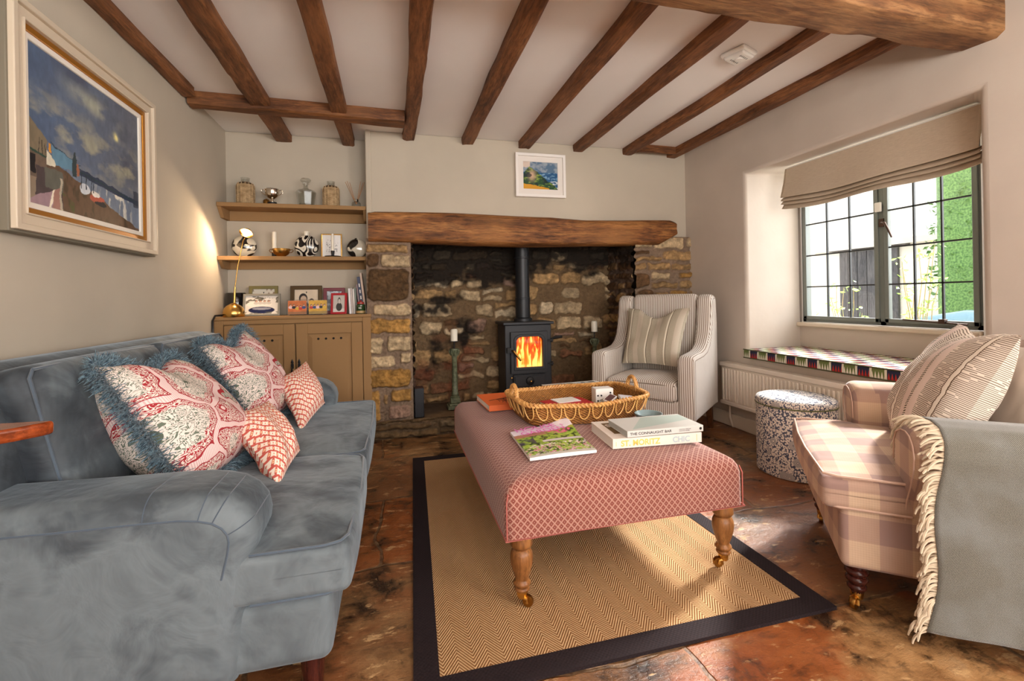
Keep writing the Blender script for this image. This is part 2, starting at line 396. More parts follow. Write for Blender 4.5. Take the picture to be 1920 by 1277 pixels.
def ottoman():
    n = NT('red_diamond_weave'); u, v = n.box(); p = .0225
    a = n.sub(n.fr(n.mul(n.add(u, n.mul(v, .9)), 1/p)), .5); b = n.sub(n.fr(n.mul(n.sub(u, n.mul(v, .9)), 1/p)), .5)
    m = n.mx(n.ab(a), n.ab(b)); r2 = n.m_('SQRT', n.add(n.mul(a, a), n.mul(b, b)))
    base, dk, cr = S(206, 146, 132), S(116, 56, 47), S(176, 134, 119)
    c = n.mix(n.gt(m, .41), dk, cr); c = n.mix(n.mul(n.lt(m, .38), n.gt(m, .27)), c, S(142, 82, 70)); c = n.mix(n.lt(r2, .18), c, S(108, 36, 28)); c = n.mix(n.lt(r2, .075), c, S(206, 168, 150))
    f = n.mul(n.sin(n.mul(u, 1500)), n.sin(n.mul(v, 1500))); c = n.mix(n.mul(n.step(f, -.5, .5), .12), c, cr)
    n.bump(n.add(m, n.mul(f, .2)), .3, .002); return n.out(c, .85, spec=.15, sheen=.25)
OTTO = ottoman()
def ticking():
    n = NT('brown_ticking_stripe'); x, y, z = n.sep(n.obj()); u, v = n.box()
    u = n.add(u, n.mul(n.noise(sc=4, det=1), .01)); t = n.fr(n.mul(u, 1/.0135))
    c = n.mix(n.mul(n.gt(t, .60), .9), S(226, 219, 210), S(126, 104, 86)); c = n.mix(n.mul(n.mul(n.gt(t, .42), n.lt(t, .5)), .35), c, S(170, 160, 150))
    n.bump(n.noise(sc=7, det=2), .25, .02); return n.out(c, .85, spec=.15, sheen=.15)
TICK = ticking()
def plaid():
    n = NT('lilac_and_oat_check'); u, v = n.box(); u = n.add(u, .013); P_ = .155
    w1 = n.noise(sc=400, det=1)
    a = n.gt(n.fr(n.mul(u, 1/P_)), .5); b = n.gt(n.fr(n.mul(v, 1/P_)), .5); a2 = n.gt(n.fr(n.mul(u, 1/(P_*2))), .5)
    oat, lil, mid = S(196, 168, 142), S(150, 122, 114), S(176, 146, 128)
    s = n.mul(n.add(a, b), .5); c = n.ramp(s, [(.0, oat), (.3, mid), (.75, lil)], True)
    st = n.sin(n.mul(u, 900)); st2 = n.sin(n.mul(v, 900)); c = n.mix(n.mul(n.step(n.add(st, st2), -1, 1.5), .18), c, S(150, 122, 108))
    n.bump(n.noise(sc=8, det=2, dist=.6), .3, .02); return n.out(c, .9, spec=.1, sheen=.2)
PLAID = plaid()
def linen_pillow():
    n = NT('oatmeal_striped_linen'); x, y, z = n.sep(n.uv()); f = n.noise(n.scale(n.uv(), (90, 900, 1)), sc=1, det=2); g = n.noise(n.scale(n.uv(), (700, 60, 1)), sc=1, det=2)
    c = n.mix(n.step(n.add(f, g), .7, 1.3), S(150, 140, 120), S(206, 196, 176))
    t = n.fr(n.mul(x, 3.0)); pale = n.mul(n.gt(t, .66), n.lt(t, .92)); c = n.mix(n.mul(pale, .5), c, S(218, 204, 186))
    ln = n.lt(n.ab(n.sub(t, .30)), .035); c = n.mix(ln, c, S(236, 228, 208)); e = n.mul(n.lt(n.ab(n.sub(t, .36)), .012), 1.0); c = n.mix(e, c, S(110, 100, 82))
    n.bump(n.add(f, n.mul(ln, 2)), .4, .004); return n.out(c, .9, spec=.1)
LINENP = linen_pillow()
def crewel():
    n = NT('cream_pillow_with_fine_brown_lines'); x, y, z = n.sep(n.uv()); w = n.noise(n.scale(n.uv(), (3, 6, 1)), sc=2, det=2)
    yy = n.add(y, n.mul(w, .02)); rows = n.gt(n.fr(n.mul(yy, 80)), .58)
    brk = n.noise(n.comb(n.mul(x, 9), n.fl(n.mul(yy, 80))), sc=1, det=2); rows = n.mul(rows, n.gt(brk, .40))
    xx = n.add(x, n.mul(w, .04)); t = n.fr(n.mul(xx, 2.05)); band = n.mul(n.gt(t, .62), n.lt(t, .97))
    c = n.mix(n.mul(rows, .85), S(226, 212, 196), S(96, 76, 58))
    c = n.mix(band, c, S(226, 206, 194)); tw = n.lt(n.ab(n.sub(t, .80)), .03); tws = n.gt(n.fr(n.mul(n.add(yy, n.mul(xx, .5)), 55)), .5)
    c = n.mix(tw, c, n.mix(tws, S(232, 218, 200), S(88, 74, 58)))
    l2 = n.lt(n.ab(n.sub(t, .25)), .028); l3 = n.lt(n.ab(n.sub(t, .25)), .042); c = n.mix(l3, c, S(104, 84, 66)); c = n.mix(l2, c, S(232, 220, 204))
    n.bump(n.add(rows, n.mul(n.noise(sc=6, det=2), 3)), .25, .006); return n.out(c, .9, spec=.1)
CREWEL = crewel()
def coral():
    n = NT('red_coral_block_print'); uv = n.uv(); wv = n.vadd(uv, n.vmul(n.noise(uv, sc=4, det=2, col=True), .22))
    d = n.vor(wv, 2.5, 'DISTANCE_TO_EDGE', 0, .8); cell = n.sep(n.vor(wv, 2.5, 'F1', 1, .8))[0]; d1 = n.vor(wv, 2.5, 'F1', 0, .8)
    wob = n.noise(uv, sc=30, det=1, dist=1.2); maze = n.ab(n.sub(n.fr(n.add(n.mul(d, 15), n.mul(wob, 5.5))), .5))
    line = n.gt(maze, .24); cream, red, sage = S(226, 212, 202), S(160, 50, 56), S(104, 112, 98)
    inner = n.gt(n.add(d, n.mul(n.noise(uv, sc=9, det=2), .10)), .235)
    w2 = n.noise(uv, sc=17, det=2, dist=2.2); leaf = n.gt(n.ab(n.sub(n.fr(n.mul(w2, 6)), .5)), .33)
    c1 = n.mix(line, cream, n.mix(n.gt(cell, .7), red, sage)); c2 = n.mix(leaf, cream, sage); c2 = n.mix(n.mul(n.lt(d1, .10), n.gt(w2, .5)), c2, S(92, 100, 86))
    c = n.mix(inner, c1, c2); c = n.mix(n.lt(d, .045), c, n.mix(n.mul(n.gt(n.fr(n.mul(n.sep(uv)[0], 90)), .6), .35), S(232, 208, 204), red))
    c = n.mix(n.mul(n.gt(d, .045), n.lt(d, .062)), c, red)
    n.bump(n.noise(sc=9, det=2), .25, .02); return n.out(c, .9, spec=.1)
CORAL = coral()
def trellis():
    n = NT('coral_trellis_print'); x, y, z = n.sep(n.uv()); k = 12.0
    a = n.mul(x, k); b = n.mul(y, k)
    s1 = n.add(a, n.mul(n.sin(n.mul(b, 2*PI)), .22)); s2 = n.add(b, n.mul(n.sin(n.mul(a, 2*PI)), .22))
    l1 = n.lt(n.ab(n.sub(n.fr(s1), .5)), .15); l2 = n.lt(n.ab(n.sub(n.fr(s2), .5)), .15)
    fa, fb = n.sub(n.fr(n.add(a, .0)), .5), n.sub(n.fr(n.add(b, .0)), .5); dm = n.add(n.ab(fa), n.ab(fb))
    fa2, fb2 = n.sub(n.fr(n.add(a, .5)), .5), n.sub(n.fr(n.add(b, .5)), .5); dm2 = n.add(n.ab(fa2), n.ab(fb2))
    c = n.mix(n.mx(l1, l2), S(238, 224, 208), S(200, 96, 84)); c = n.mix(n.lt(dm, .30), c, S(200, 92, 80)); c = n.mix(n.lt(dm, .19), c, S(240, 196, 156)); c = n.mix(n.lt(dm, .07), c, S(200, 92, 80))
    c = n.mix(n.mul(n.lt(dm2, .12), 1.), c, S(214, 120, 104))
    n.bump(n.noise(sc=9, det=2), .2, .02); return n.out(c, .9, spec=.1)
TRELLIS = trellis()
def pouf_mat():
    n = NT('blue_seed_flower_print'); u, v = n.box(); x, y, z = n.sep(n.obj()); ang = n.m_('ARCTAN2', y, x)
    p = n.comb(n.mul(ang, .21), z); top = n.gt(n.ab(n.sep(n.tc.outputs['Normal'])[2]), .6)
    p2 = n.mix(top, p, n.comb(x, y))
    dots = n.lt(n.vor(p2, 105, 'F1', 0, .8), .57); big = n.vor(p2, 11, 'F1', 0, .9); rays = n.gt(n.sin(n.mul(big, 260)), 0)
    cream, blue = S(226, 218, 208), S(84, 90, 108); c = n.mix(dots, blue, cream)
    c = n.mix(n.lt(big, .30), c, n.mix(rays, cream, blue)); c = n.mix(n.lt(big, .08), c, cream)
    return n.out(c, .85, spec=.15)
POUF = pouf_mat()
def seat_print():
    n = NT('navy_red_olive_woven_blocks'); x, y, z = n.sep(n.obj()); P_ = .155; yy = n.add(y, n.mul(x, .0)); row = n.m_('MODULO', n.fl(n.mul(n.add(x, 10), 1/.07)), 2)
    t = n.fr(n.mul(n.add(yy, n.mul(row, P_/2)), 1/P_)); nav = n.lt(t, .42); oli = n.mul(n.gt(t, .50), n.lt(t, .92))
    saw = n.m_('PINGPONG', n.mul(yy, 1/.017), .5); zz = n.fr(n.mul(n.add(z, n.mul(x, 1.0)), 1/.066))
    spk = n.gt(zz, n.mul(saw, 1.3))
    c = n.mix(nav, S(226, 220, 200), n.mix(spk, S(176, 56, 48), S(48, 50, 70))); c = n.mix(oli, c, n.mix(spk, S(232, 226, 208), S(108, 120, 70)))
    return n.out(c, .85, spec=.15)
SEATP = seat_print()
def throw_mat():
    n = NT('grey_green_wool_twill'); u, v, z = n.sep(n.uv()); t = n.gt(n.fr(n.mul(n.add(u, n.mul(v, 1.0)), 250)), .5); f = n.noise(sc=10, det=4); g = n.noise(n.scale(n.uv(), (400, 400, 1)), sc=1, det=1)
    c = n.mix(n.step(n.add(n.mul(t, .5), n.mul(g, .8)), .3, 1.0), S(74, 73, 66), S(128, 124, 113)); c = n.mix(n.mul(n.step(f, .4, .7), .25), c, S(150, 156, 158))
    n.bump(n.add(t, g), .3, .003); return n.out(c, .95, spec=.05, sheen=.5)
THROW = throw_mat(); FRINGE = plain('cream_wool_fringe', S(200, 182, 156), .95, sheen=.3)
def blind_mat():
    n = NT('natural_linen'); f = n.noise(n.scale(n.obj(), (1, 30, 400)), sc=1, det=3); g = n.noise(n.scale(n.obj(), (1, 400, 30)), sc=1, det=3)
    c = n.mix(n.add(f, n.mul(g, .3)), S(176, 158, 136), S(216, 200, 178)); n.bump(n.add(f, g), .2, .003)
    return n.out(c, .9, spec=.1)
BLIND = blind_mat()
def wicker(name='golden_wicker'):
    n = NT(name); x, y, z = n.sep(n.obj()); t = n.mul(n.sin(n.mul(z, 2*PI/.009)), 1.0); s = n.sin(n.mul(n.add(x, y), 2*PI/.016))
    f = n.noise(sc=30, det=3); c = n.mix(n.step(n.add(n.mul(t, s), n.mul(f, 1.2)), -.3, 1.4), S(96, 54, 20), S(196, 134, 66)); n.bump(n.mul(t, s), .8, .004)
    return n.out(c, .45, spec=.4)
WICK = wicker(); 
def cane(name, a, b):
    n = NT(name); f = n.noise(sc=40, det=3); return n.out(n.mix(n.step(f, .3, .7), a, b), .42, spec=.4)
CANE = cane('rattan_cane', S(172, 112, 52), S(222, 172, 104)); CANED = cane('woven_seagrass', S(160, 132, 96), S(206, 178, 138))
def moon(name, k):
    n = NT(name); f = n.noise(n.vadd(n.obj(), (k, 0., k*2)), sc=9, det=1, dist=1.2); c = n.mix(n.step(f, .56, .58), S(206, 198, 180), S(34, 30, 28)); return n.out(c, .12, spec=.6, coat=.5)
def swirl():
    n = NT('black_and_cream_swirls'); f = n.noise(sc=9, det=0, dist=1.2); t = n.ab(n.sub(n.fr(n.mul(f, 5)), .5)); return n.out(n.mix(n.gt(t, .22), S(222, 214, 196), S(22, 20, 22)), .15, coat=.4)
VERDI = cane('verdigris_green', S(66, 72, 52), S(122, 126, 98)); WAX = plain('ivory_wax', S(238, 230, 212), .4, sub=.2)
STOVE = plain('matt_black_stove', S(44, 45, 49), .5, .2); STOVED = plain('matt_black_flue', S(38, 39, 42), .42, .3)
def fire_mat():
    n = NT('flames'); x, y, z = n.sep(n.obj()); v = n.comb(n.mul(x, 28), n.mul(y, 10), n.mul(z, 5)); f = n.noise(v, sc=1, det=3, ro=.55, dist=1.4)
    h = n.sub(n.add(n.mul(f, 1.5), -.02), n.mul(z, .80)); c = n.ramp(h, [(.06, S(110, 26, 6)), (.24, S(186, 56, 12)), (.40, S(226, 100, 22)), (.56, S(255, 196, 90))])
    return n.out((0, 0, 0), .8, emis=c, emis_s=1.7)
FIRE = fire_mat()
RADW = plain('cream_radiator_enamel', S(232, 220, 204), .35)

def hedge_mat():
    n = NT('hedge_leaves'); f = n.noise(sc=9, det=6, ro=.7); v = n.vor(sc=34); return n.out(n.mix(n.step(n.add(f, n.mul(v, .4)), .5, .95), S(36, 62, 30), S(96, 124, 66)), .8)
LEAFD = hedge_mat()
# ------------------------------------------------------------------ room shell
XL, XR, YB, YA, CZ = -1.15, 2.48, 3.50, 3.71, 2.24
YR = -2.5; XO = 3.06
def st(o, kind='structure'): o['kind'] = kind; return o
b = B(); b.box(-1.4, 3.1, -2.7, 4.2, -.1, 0); st(b.build('floor', FLOOR, angle=0))
b = B(); b.box(-1.4, 3.1, -2.7, 4.2, CZ, CZ+.1); st(b.build('ceiling', CEIL, angle=0))
b = B(); b.box(-1.4, XL, -2.7, 4.2, 0, CZ); st(b.build('wall_left', WALL, angle=0))
# rear wall; its wide window is unseen and added for the fill light
b = B()
for x0, x1, z0, z1 in ((XL, -.8, 0, CZ), (1.8, XR, 0, CZ), (-.8, 1.8, 0, .6), (-.8, 1.8, 2.1, CZ)): b.box(x0, x1, YR-.15, YR, z0, z1)
st(b.build('wall_rear', WALL, angle=0))
b = B()
for x in (-.8, .04, .9, 1.76): b.box(x, x+.04, YR-.1, YR-.05, .6, 2.1)
for z in (.6, 1.35, 2.06): b.box(-.8, 1.8, YR-.1, YR-.05, z, z+.04)
st(b.build('added_rear_window', LEAD, angle=0))  # unseen frame around the opening added for the rear fill
# window-side wall: deep splayed recess over a window seat
Ys = [-2.5, -1.75, -.45, 1.415, 2.80, 4.0]; Zs = [0, .54, .7, 1.87, 2.0, CZ]
b = B()
for i in range(5):
    for j in range(5):
        y0, y1, z0, z1 = Ys[i], Ys[i+1], Zs[j], Zs[j+1]
        if i == 3 and .5 < z0 < 1.8: continue
        if i == 1 and .6 < z0 < 1.95: continue
        n_ = 1 if i in (0, 1, 2, 4) else 1
        b.quad((XR, y0, z0), (XR, y1, z0), (XR, y1, z1), (XR, y0, z1))
XI = 2.965
rec = [(1.415, .54, 1.70, .54), (2.80, .54, 2.815, .54), (2.80, 1.87, 2.815, 1.90), (1.415, 1.87, 1.70, 1.90)]
a_, b_, c_, d_ = [(Vector((XR, p[0], p[1])), Vector((XI, p[2], p[3]))) for p in rec]
b.quad(a_[0], b_[0], b_[1], a_[1])                                             # seat shelf
m0, m1 = Vector((XR, 2.80, .7)), Vector((XI, 2.815, .7)); n0, n1 = Vector((XR, 1.415, .7)), Vector((XI, 1.70, .7))
b.quad(b_[0], m0, m1, b_[1]); b.quad(m0, c_[0], c_[1], m1)                     # far jamb
b.quad(a_[0], n0, n1, a_[1]); b.quad(n0, d_[0], d_[1], n1)                     # near jamb
b.quad(d_[0], c_[0], c_[1], d_[1])                                             # soffit
b.quad(a_[1], b_[1], (XI, 2.815, .775), (XI, 1.70, .775))                      # apron under the sill
# unseen side opening added for the fill lamp, behind the photographer
for p in (((XR, -1.75, .7), (XR, -.45, .7), (2.9, -.45, .7), (2.9, -1.75, .7)), ((XR, -1.75, 2.), (XR, -.45, 2.), (2.9, -.45, 2.), (2.9, -1.75, 2.)),
          ((XR, -1.75, .7), (XR, -1.75, 2.), (2.9, -1.75, 2.), (2.9, -1.75, .7)), ((XR, -.45, .7), (XR, -.45, 2.), (2.9, -.45, 2.), (2.9, -.45, .7))): b.quad(*p)
o = st(b.build('wall_right', WALLR, merge=True, angle=50, bevel=.022, bseg=4))
b = B()                                                                        # outer leaf, keeps daylight out
for y0, y1, z0, z1 in ((-2.7, -1.75, 0, 2.3), (-.45, 1.70, 0, 2.3), (2.815, 4.2, 0, 2.3), (-1.75, -.45, 0, .7), (-1.75, -.45, 2.0, 2.3), (1.70, 2.815, 0, .775), (1.70, 2.815, 1.90, 2.3)):
    b.box(XI+.02, 3.12, y0, y1, z0, z1)
b.box(XR+.01, 3.0, 3.9, 4.2, 0, 2.3); b.box(XR+.01, 3.0, -2.7, -2.5, 0, 2.3)
st(b.build('wall_right_outer', WALLR, angle=0))
# back wall: chimney breast above the mantel, its cheek, and the alcove
b = B(); b.box(-.18, XR+.02, YB, YB+.2, 1.45, CZ); b.box(-.18, -.14, YB-.02, 3.95, 0, CZ); b.box(XL-.02, -.16, YA, YA+.1, 0, CZ)
st(b.build('wall_back', WALL, angle=0, bevel=.008))
b = B(); b.box(-.18, XR+.02, 4.02, 4.2, 0, CZ); b.box(XR-.45, XR+.02, 3.95, 4.1, 0, CZ); st(b.build('wall_chimney_outer', WALL, angle=0))

# ------------------------------------------------------------------ rubble stone walls
CREAM, TAN, OCH, BRN, PNK, DRK = S(204, 178, 140), S(182, 146, 100), S(184, 138, 74), S(110, 80, 52), S(172, 138, 118), S(72, 52, 36)
def rubble(name, P0, eu, ev, en, W, H, mort, pal, rowh=(.055, .12), sw=(.09, .26), seed=1, res=.0075, depth=.022, soot=None, rects=None, gap=.018, warp=.018, fill=1.0):
    nu, nv = int(W/res)+1, int(H/res)+1
    U, V = np.meshgrid(np.linspace(0, W, nu), np.linspace(0, H, nv), indexing='ij')
    u = U+(fbm(U*11, V*11, seed, 3)-.5)*warp*2+(fbm(U*40, V*40, seed+5, 2)-.5)*.010; v = V+(fbm(U*11+9, V*11, seed+3, 3)-.5)*warp*2+(fbm(U*40, V*40+7, seed+6, 2)-.5)*.010
    R = random.Random(seed); st_ = []
    if rects: st_ = rects
    else:
        z = 0
        while z < H:
            h = R.uniform(*rowh); x = -R.uniform(0, .15)
            while x < W:
                w_ = R.uniform(*sw)*(1.4 if h > .1 else 1); 
                if R.random() < fill:
                    s = R.random()
                    if h > .095 and s < .3:
                        k = R.uniform(.4, .6); st_ += [(x, x+w_, z, z+h*k, None), (x, x+w_*R.uniform(.6, 1), z+h*k, z+h, None)]
                    else: st_.append((x, x+w_, z+R.uniform(0, .012), z+h-R.uniform(0, .012), None))
                x += w_
            z += h
    Hh = np.zeros_like(U); C = np.zeros(U.shape+(3,)); C[:] = mort
    C *= (.8+.4*fbm(U*9, V*9, seed+8, 4))[..., None]
    for (x0, x1, z0, z1, c) in st_:
        cx, cz, hx, hz = (x0+x1)/2, (z0+z1)/2, (x1-x0-gap)/2, (z1-z0-gap)/2
        if hx < .01 or hz < .01: continue
        r = min(hx, hz)*R.uniform(.35, .7); qx = np.abs(u-cx)-hx+r; qz = np.abs(v-cz)-hz+r
        d = -(np.hypot(np.maximum(qx, 0), np.maximum(qz, 0))+np.minimum(np.maximum(qx, qz), 0)-r)
        k = np.clip(d/.012, 0, 1); dep = depth*R.uniform(.5, 1.15); hh = dep*np.sqrt(k)*(.8+.4*vnoise(U*30, V*30, seed+int(cx*97)))
        Hh = np.maximum(Hh, hh); col = np.array(c if c is not None else R.choice(pal))*R.uniform(.75, 1.15)
        m = np.clip(d/.006, 0, 1)[..., None]; tt = fbm(U*30+cx*7, V*38, seed+11, 5); tex = (.38+1.15*tt+.35*(fbm(U*90, V*110, seed+13, 2)-.5))[..., None]
        C = C*(1-m)+col*tex*m
    Hh += (fbm(U*60, V*60, seed+20, 3)-.5)*.016+(fbm(U*22, V*24, seed+25, 3)-.5)*.012
    if soot is not None:
        rd = (np.exp(-((U-.35)/.35)**2-((V-.42)/.30)**2)*np.clip((fbm(U*8, V*9, 90, 3)-.42)*5, 0, 1)*.65)[..., None]; C = C*(1-rd)+np.array(S(122, 58, 36))*rd
        s = np.clip(soot(U, V), 0, 1)[..., None]; C = C*(1-s)+np.array(S(20, 16, 14))*s
    C = np.clip(C, .004, .95)
    P = np.array(P0)+U[..., None]*np.array(eu)+V[..., None]*np.array(ev)+Hh[..., None]*np.array(en)
    o = npgrid(name, P, C, STONE); return st(o)
MB_, MJ = S(122, 98, 70), S(142, 119, 99)
def soot_back(U, V):
    n = fbm(U*4, V*5, 77, 4); n2 = fbm(U*9+3, V*11, 78, 4)
    top = np.clip((V-1.02)*2.6, 0, 1)*(U < 1.9); left = np.clip(1.05-U*.95, 0, 1)*np.clip((V-.25)*2.2, 0, 1)
    return np.clip((n2*.9+n*.6-1.02+top*.75+left*.42)*4.5, 0, .94)
XJ0, XJ1, YI = .13, 1.95, 3.93
rubble('wall_inglenook', (XJ0-.02, YI, 0), (1, 0, 0), (0, 0, 1), (0, -1, 0), XJ1-XJ0+.06, 2.2, MB_, [CREAM, TAN, PNK, S(216, 194, 160), BRN, S(140, 96, 68), CREAM, TAN, S(216, 194, 160), CREAM], seed=5, soot=soot_back, fill=.80, sw=(.08, .24), rowh=(.075, .15), warp=.032, res=.0065, depth=.03)
sb = lambda U, V: np.clip((fbm(U*7, V*7, 31, 4)-.55+np.clip((V-1.2)*2, 0, 1)*.6)*4, 0, .85)
rubble('wall_inglenook_right', (XJ1, YI, 0), (0, -1, 0), (0, 0, 1), (-1, 0, 0), YI-3.47, 1.46, S(112, 92, 80), [BRN, TAN, BRN, S(140, 108, 72)], seed=9, soot=sb, rowh=(.06, .13))
rubble('wall_inglenook_left', (XJ0, 3.47, 0), (0, 1, 0), (0, 0, 1), (1, 0, 0), YI-3.47, 1.46, S(112, 92, 80), [BRN, TAN, BRN, DRK], seed=10, soot=sb)
# left jamb: the stones one can pick out in the photo
def zz(y): return 1.423-(y-452)*.003886
jr = []
for (xa, xb, ya, yb, c) in ((0, .30, 455, 474, TAN), (0, .10, 474, 500, BRN), (.10, .31, 474, 500, CREAM), (0, .31, 500, 563, S(98, 72, 44)), (.04, .31, 566, 592, CREAM),
        (0, .31, 594, 624, OCH), (0, .11, 627, 661, CREAM), (.13, .31, 627, 657, CREAM), (0, .19, 662, 688, CREAM), (.22, .31, 657, 682, CREAM),
        (0, .31, 689, 724, S(176, 130, 66)), (0, .09, 727, 786, OCH), (.1, .14, 733, 755, TAN), (.15, .31, 725, 752, OCH), (.13, .30, 755, 784, PNK), (0, .10, 787, 815, BRN)):
    jr.append((xa, xb, zz(yb), zz(ya), c))
rubble('wall_jamb_left', (-.185, 3.455, .0), (1, 0, 0), (0, 0, 1), (0, -1, 0), XJ0+.185, 1.45, MJ, None, seed=3, rects=jr, depth=.026, res=.0045, warp=.013, gap=.012)
rubble('wall_jamb_right', (XJ1, 3.455, 0), (1, 0, 0), (0, 0, 1), (0, -1, 0), XR-XJ1+.02, 1.50, MJ, [TAN, CREAM, OCH, BRN, TAN], seed=14, rowh=(.08, .15), sw=(.12, .26), res=.006, depth=.03)
# raised hearth with a kerb of rough stones
HZ = .129
def hearthtop():
    U, V = np.meshgrid(np.linspace(0, 2.3, 230), np.linspace(0, .56, 70), indexing='ij')
    n = fbm(U*6, V*8, 41, 4); k = fbm(U*2, V*3, 44, 3); ed = np.clip((.03-V)/.03, 0, 1)
    C = np.array(S(134, 106, 76))*(.55+.7*n)[..., None]; t = np.clip((k-.5)*5, 0, 1)[..., None]; C = C*(1-t)+np.array(S(92, 76, 60))*t
    P = np.stack([U-.185, 3.43+V, HZ-ed**2*.02+(n-.5)*.012], -1)
    o = npgrid('trim_1', P, C, HEARTH); st(o)
hearthtop()
rubble('trim_2', (-.185, 3.435, 0), (1, 0, 0), (0, 0, 1), (0, -1, 0), 2.3, HZ+.004, S(104, 84, 62), [S(150, 118, 78), S(120, 94, 62), S(132, 112, 84)], seed=21, rowh=(.10, .12), sw=(.28, .5), res=.006, depth=.03, gap=.012)
b = B(); b.box(2.455, XR, 1.2, 3.44, 0, .10); st(b.build('baseboard_right', SILL, bevel=.006))
b = B(); b.box(XL, XL+.018, -2.5, 3.4, 0, .10); st(b.build('baseboard_left', SILL, bevel=.006))
# ------------------------------------------------------------------ beams (hand-hewn bars with wavy edges)
def hewn(name, a, b_, w_, h, mat, label, seed, n=40, top=None, cat='beam', group=None, jag=.007, wf=None):
    """bar whose top-centre line runs a->b_; w_ wide, h deep, rounded wobbly arrises"""
    a, b_ = Vector(a), Vector(b_); t = (b_-a).normalized(); s_ = t.cross(Vector((0, 0, 1))).normalized(); L = (b_-a).length
    R = np.random.RandomState(seed); prof = []
    ph = R.rand(8)*9; bb = B(); vs = []; m = 12
    base = [(-.5, 0), (-.5, -.35), (-.5, -.8), (-.47, -.94), (-.38, -1), (-.12, -1), (.12, -1), (.38, -1), (.47, -.94), (.5, -.8), (.5, -.35), (.5, 0)]
    for i in range(n+1):
        x = L*i/n; p = a+t*x; wv = w_*(wf(i/n) if wf else 1)
        for k, (sx, sz) in enumerate(base):
            q = vnoise(np.array([x*5+k*3.1]), np.array([seed*1.7+k*.6]), seed)[0]-.5; q2 = vnoise(np.array([x*1.6]), np.array([seed+k//6*4.4]), seed+1)[0]-.5
            j = jag*(2 if k in (3, 4, 7, 8) else 1)
            vs.append(p+s_*(sx*wv+q*j+q2*.02)+Vector((0, 0, sz*h+(q*j*.8 if sz < -.5 else 0))))
    fs = [(i*m+k, i*m+(k+1) % m, (i+1)*m+(k+1) % m, (i+1)*m+k) for i in range(n) for k in range(m)]
    fs += [tuple(range(m))[::-1], tuple(n*m+k for k in range(m))]
    bb.add(vs, fs); o = bb.build(name, mat, angle=50); return tag(o, label, cat, group)
names = ['against the left wall above the river painting', 'second from the left wall, running over the cross beam', 'third from the left, ending over the alcove shelves', 'fourth from the left, where the cross beam butts in',
         'fifth from the left, ending left of the small seascape', 'sixth from the left, ending above the small seascape', 'seventh from the left, beside the smoke alarm', 'eighth from the left, right of the smoke alarm', 'against the wall above the window']
jx = [-1.12, -.755, -.312, .132, .575, 1.028, 1.475, 1.93, 2.35]; jw = [.07, .105, .092, .086, .088, .09, .085, .085, .09]
for i, (x, w_) in enumerate(zip(jx, jw)):
    hewn('ceiling_joist', (x-(.02 if i == 0 else 0), -2.5, CZ), (x, YA if i in (1, 2) else (3.0 if i == 0 else YB), CZ), w_, .055, OAKY, 'dark oak ceiling joist '+names[i], 10+i, n=70, group='dark oak ceiling joists')
hewn('cross_beam', (-1.14, 3.09, CZ), (.09, 3.13, CZ), .10, .075, OAKX, 'short oak cross beam under the joists in front of the alcove', 31, n=30)
hewn('joist_end_batten', (1.97, 3.40, CZ), (2.31, 3.40, CZ), .05, .055, OAKX, 'short oak batten between the last two joists at the fireplace wall', 33, n=8)
hewn('ceiling_beam', (XL, 1.40, CZ), (XR, 1.42, CZ), .18, .175, OAKBIG, 'massive pale oak beam spanning the ceiling above the window end', 35, n=80, jag=.010)
# mantel beam
bb = B(); n = 110; m = 16; vs = []
for i in range(n+1):
    u = i/n; x = -.165+u*(2.325+.165)
    top = 1.642+.006*math.sin(u*9)-.020*max(0, min(1, (u-.55)/.12))+.012*max(0, min(1, (u-.80)/.15))
    bot = 1.422-.018*math.sin(PI*min(1, u/.9))**2
    if u > .935: bot += (u-.935)/.065*.085
    if u > .985: top -= (u-.985)/.015*.02
    if u < .01: top -= .006
    for k in range(m):
        a = k*2*PI/m; ca, sa = math.cos(a), math.sin(a)
        sx = math.copysign(abs(ca)**.45, ca); sz = math.copysign(abs(sa)**.45, sa)
        q = vnoise(np.array([x*9+k*.9]), np.array([k*1.3]), 4)[0]-.5; q2 = vnoise(np.array([x*2.4+5]), np.array([k*.5]), 6)[0]-.5
        vs.append((x, 3.50+sx*.105+q*.010+q2*.03*(sx < 0), (top+bot)/2+sz*(top-bot)/2*(1+q*.03)))
fs = [(i*m+k, i*m+(k+1) % m, (i+1)*m+(k+1) % m, (i+1)*m+k) for i in range(n) for k in range(m)]+[tuple(range(m))[::-1], tuple(n*m+k for k in range(m))]
bb.add(vs, fs); tag(bb.build('mantel_beam', MANTEL, angle=60), 'long rough-hewn oak mantel beam over the stone inglenook', 'mantel')

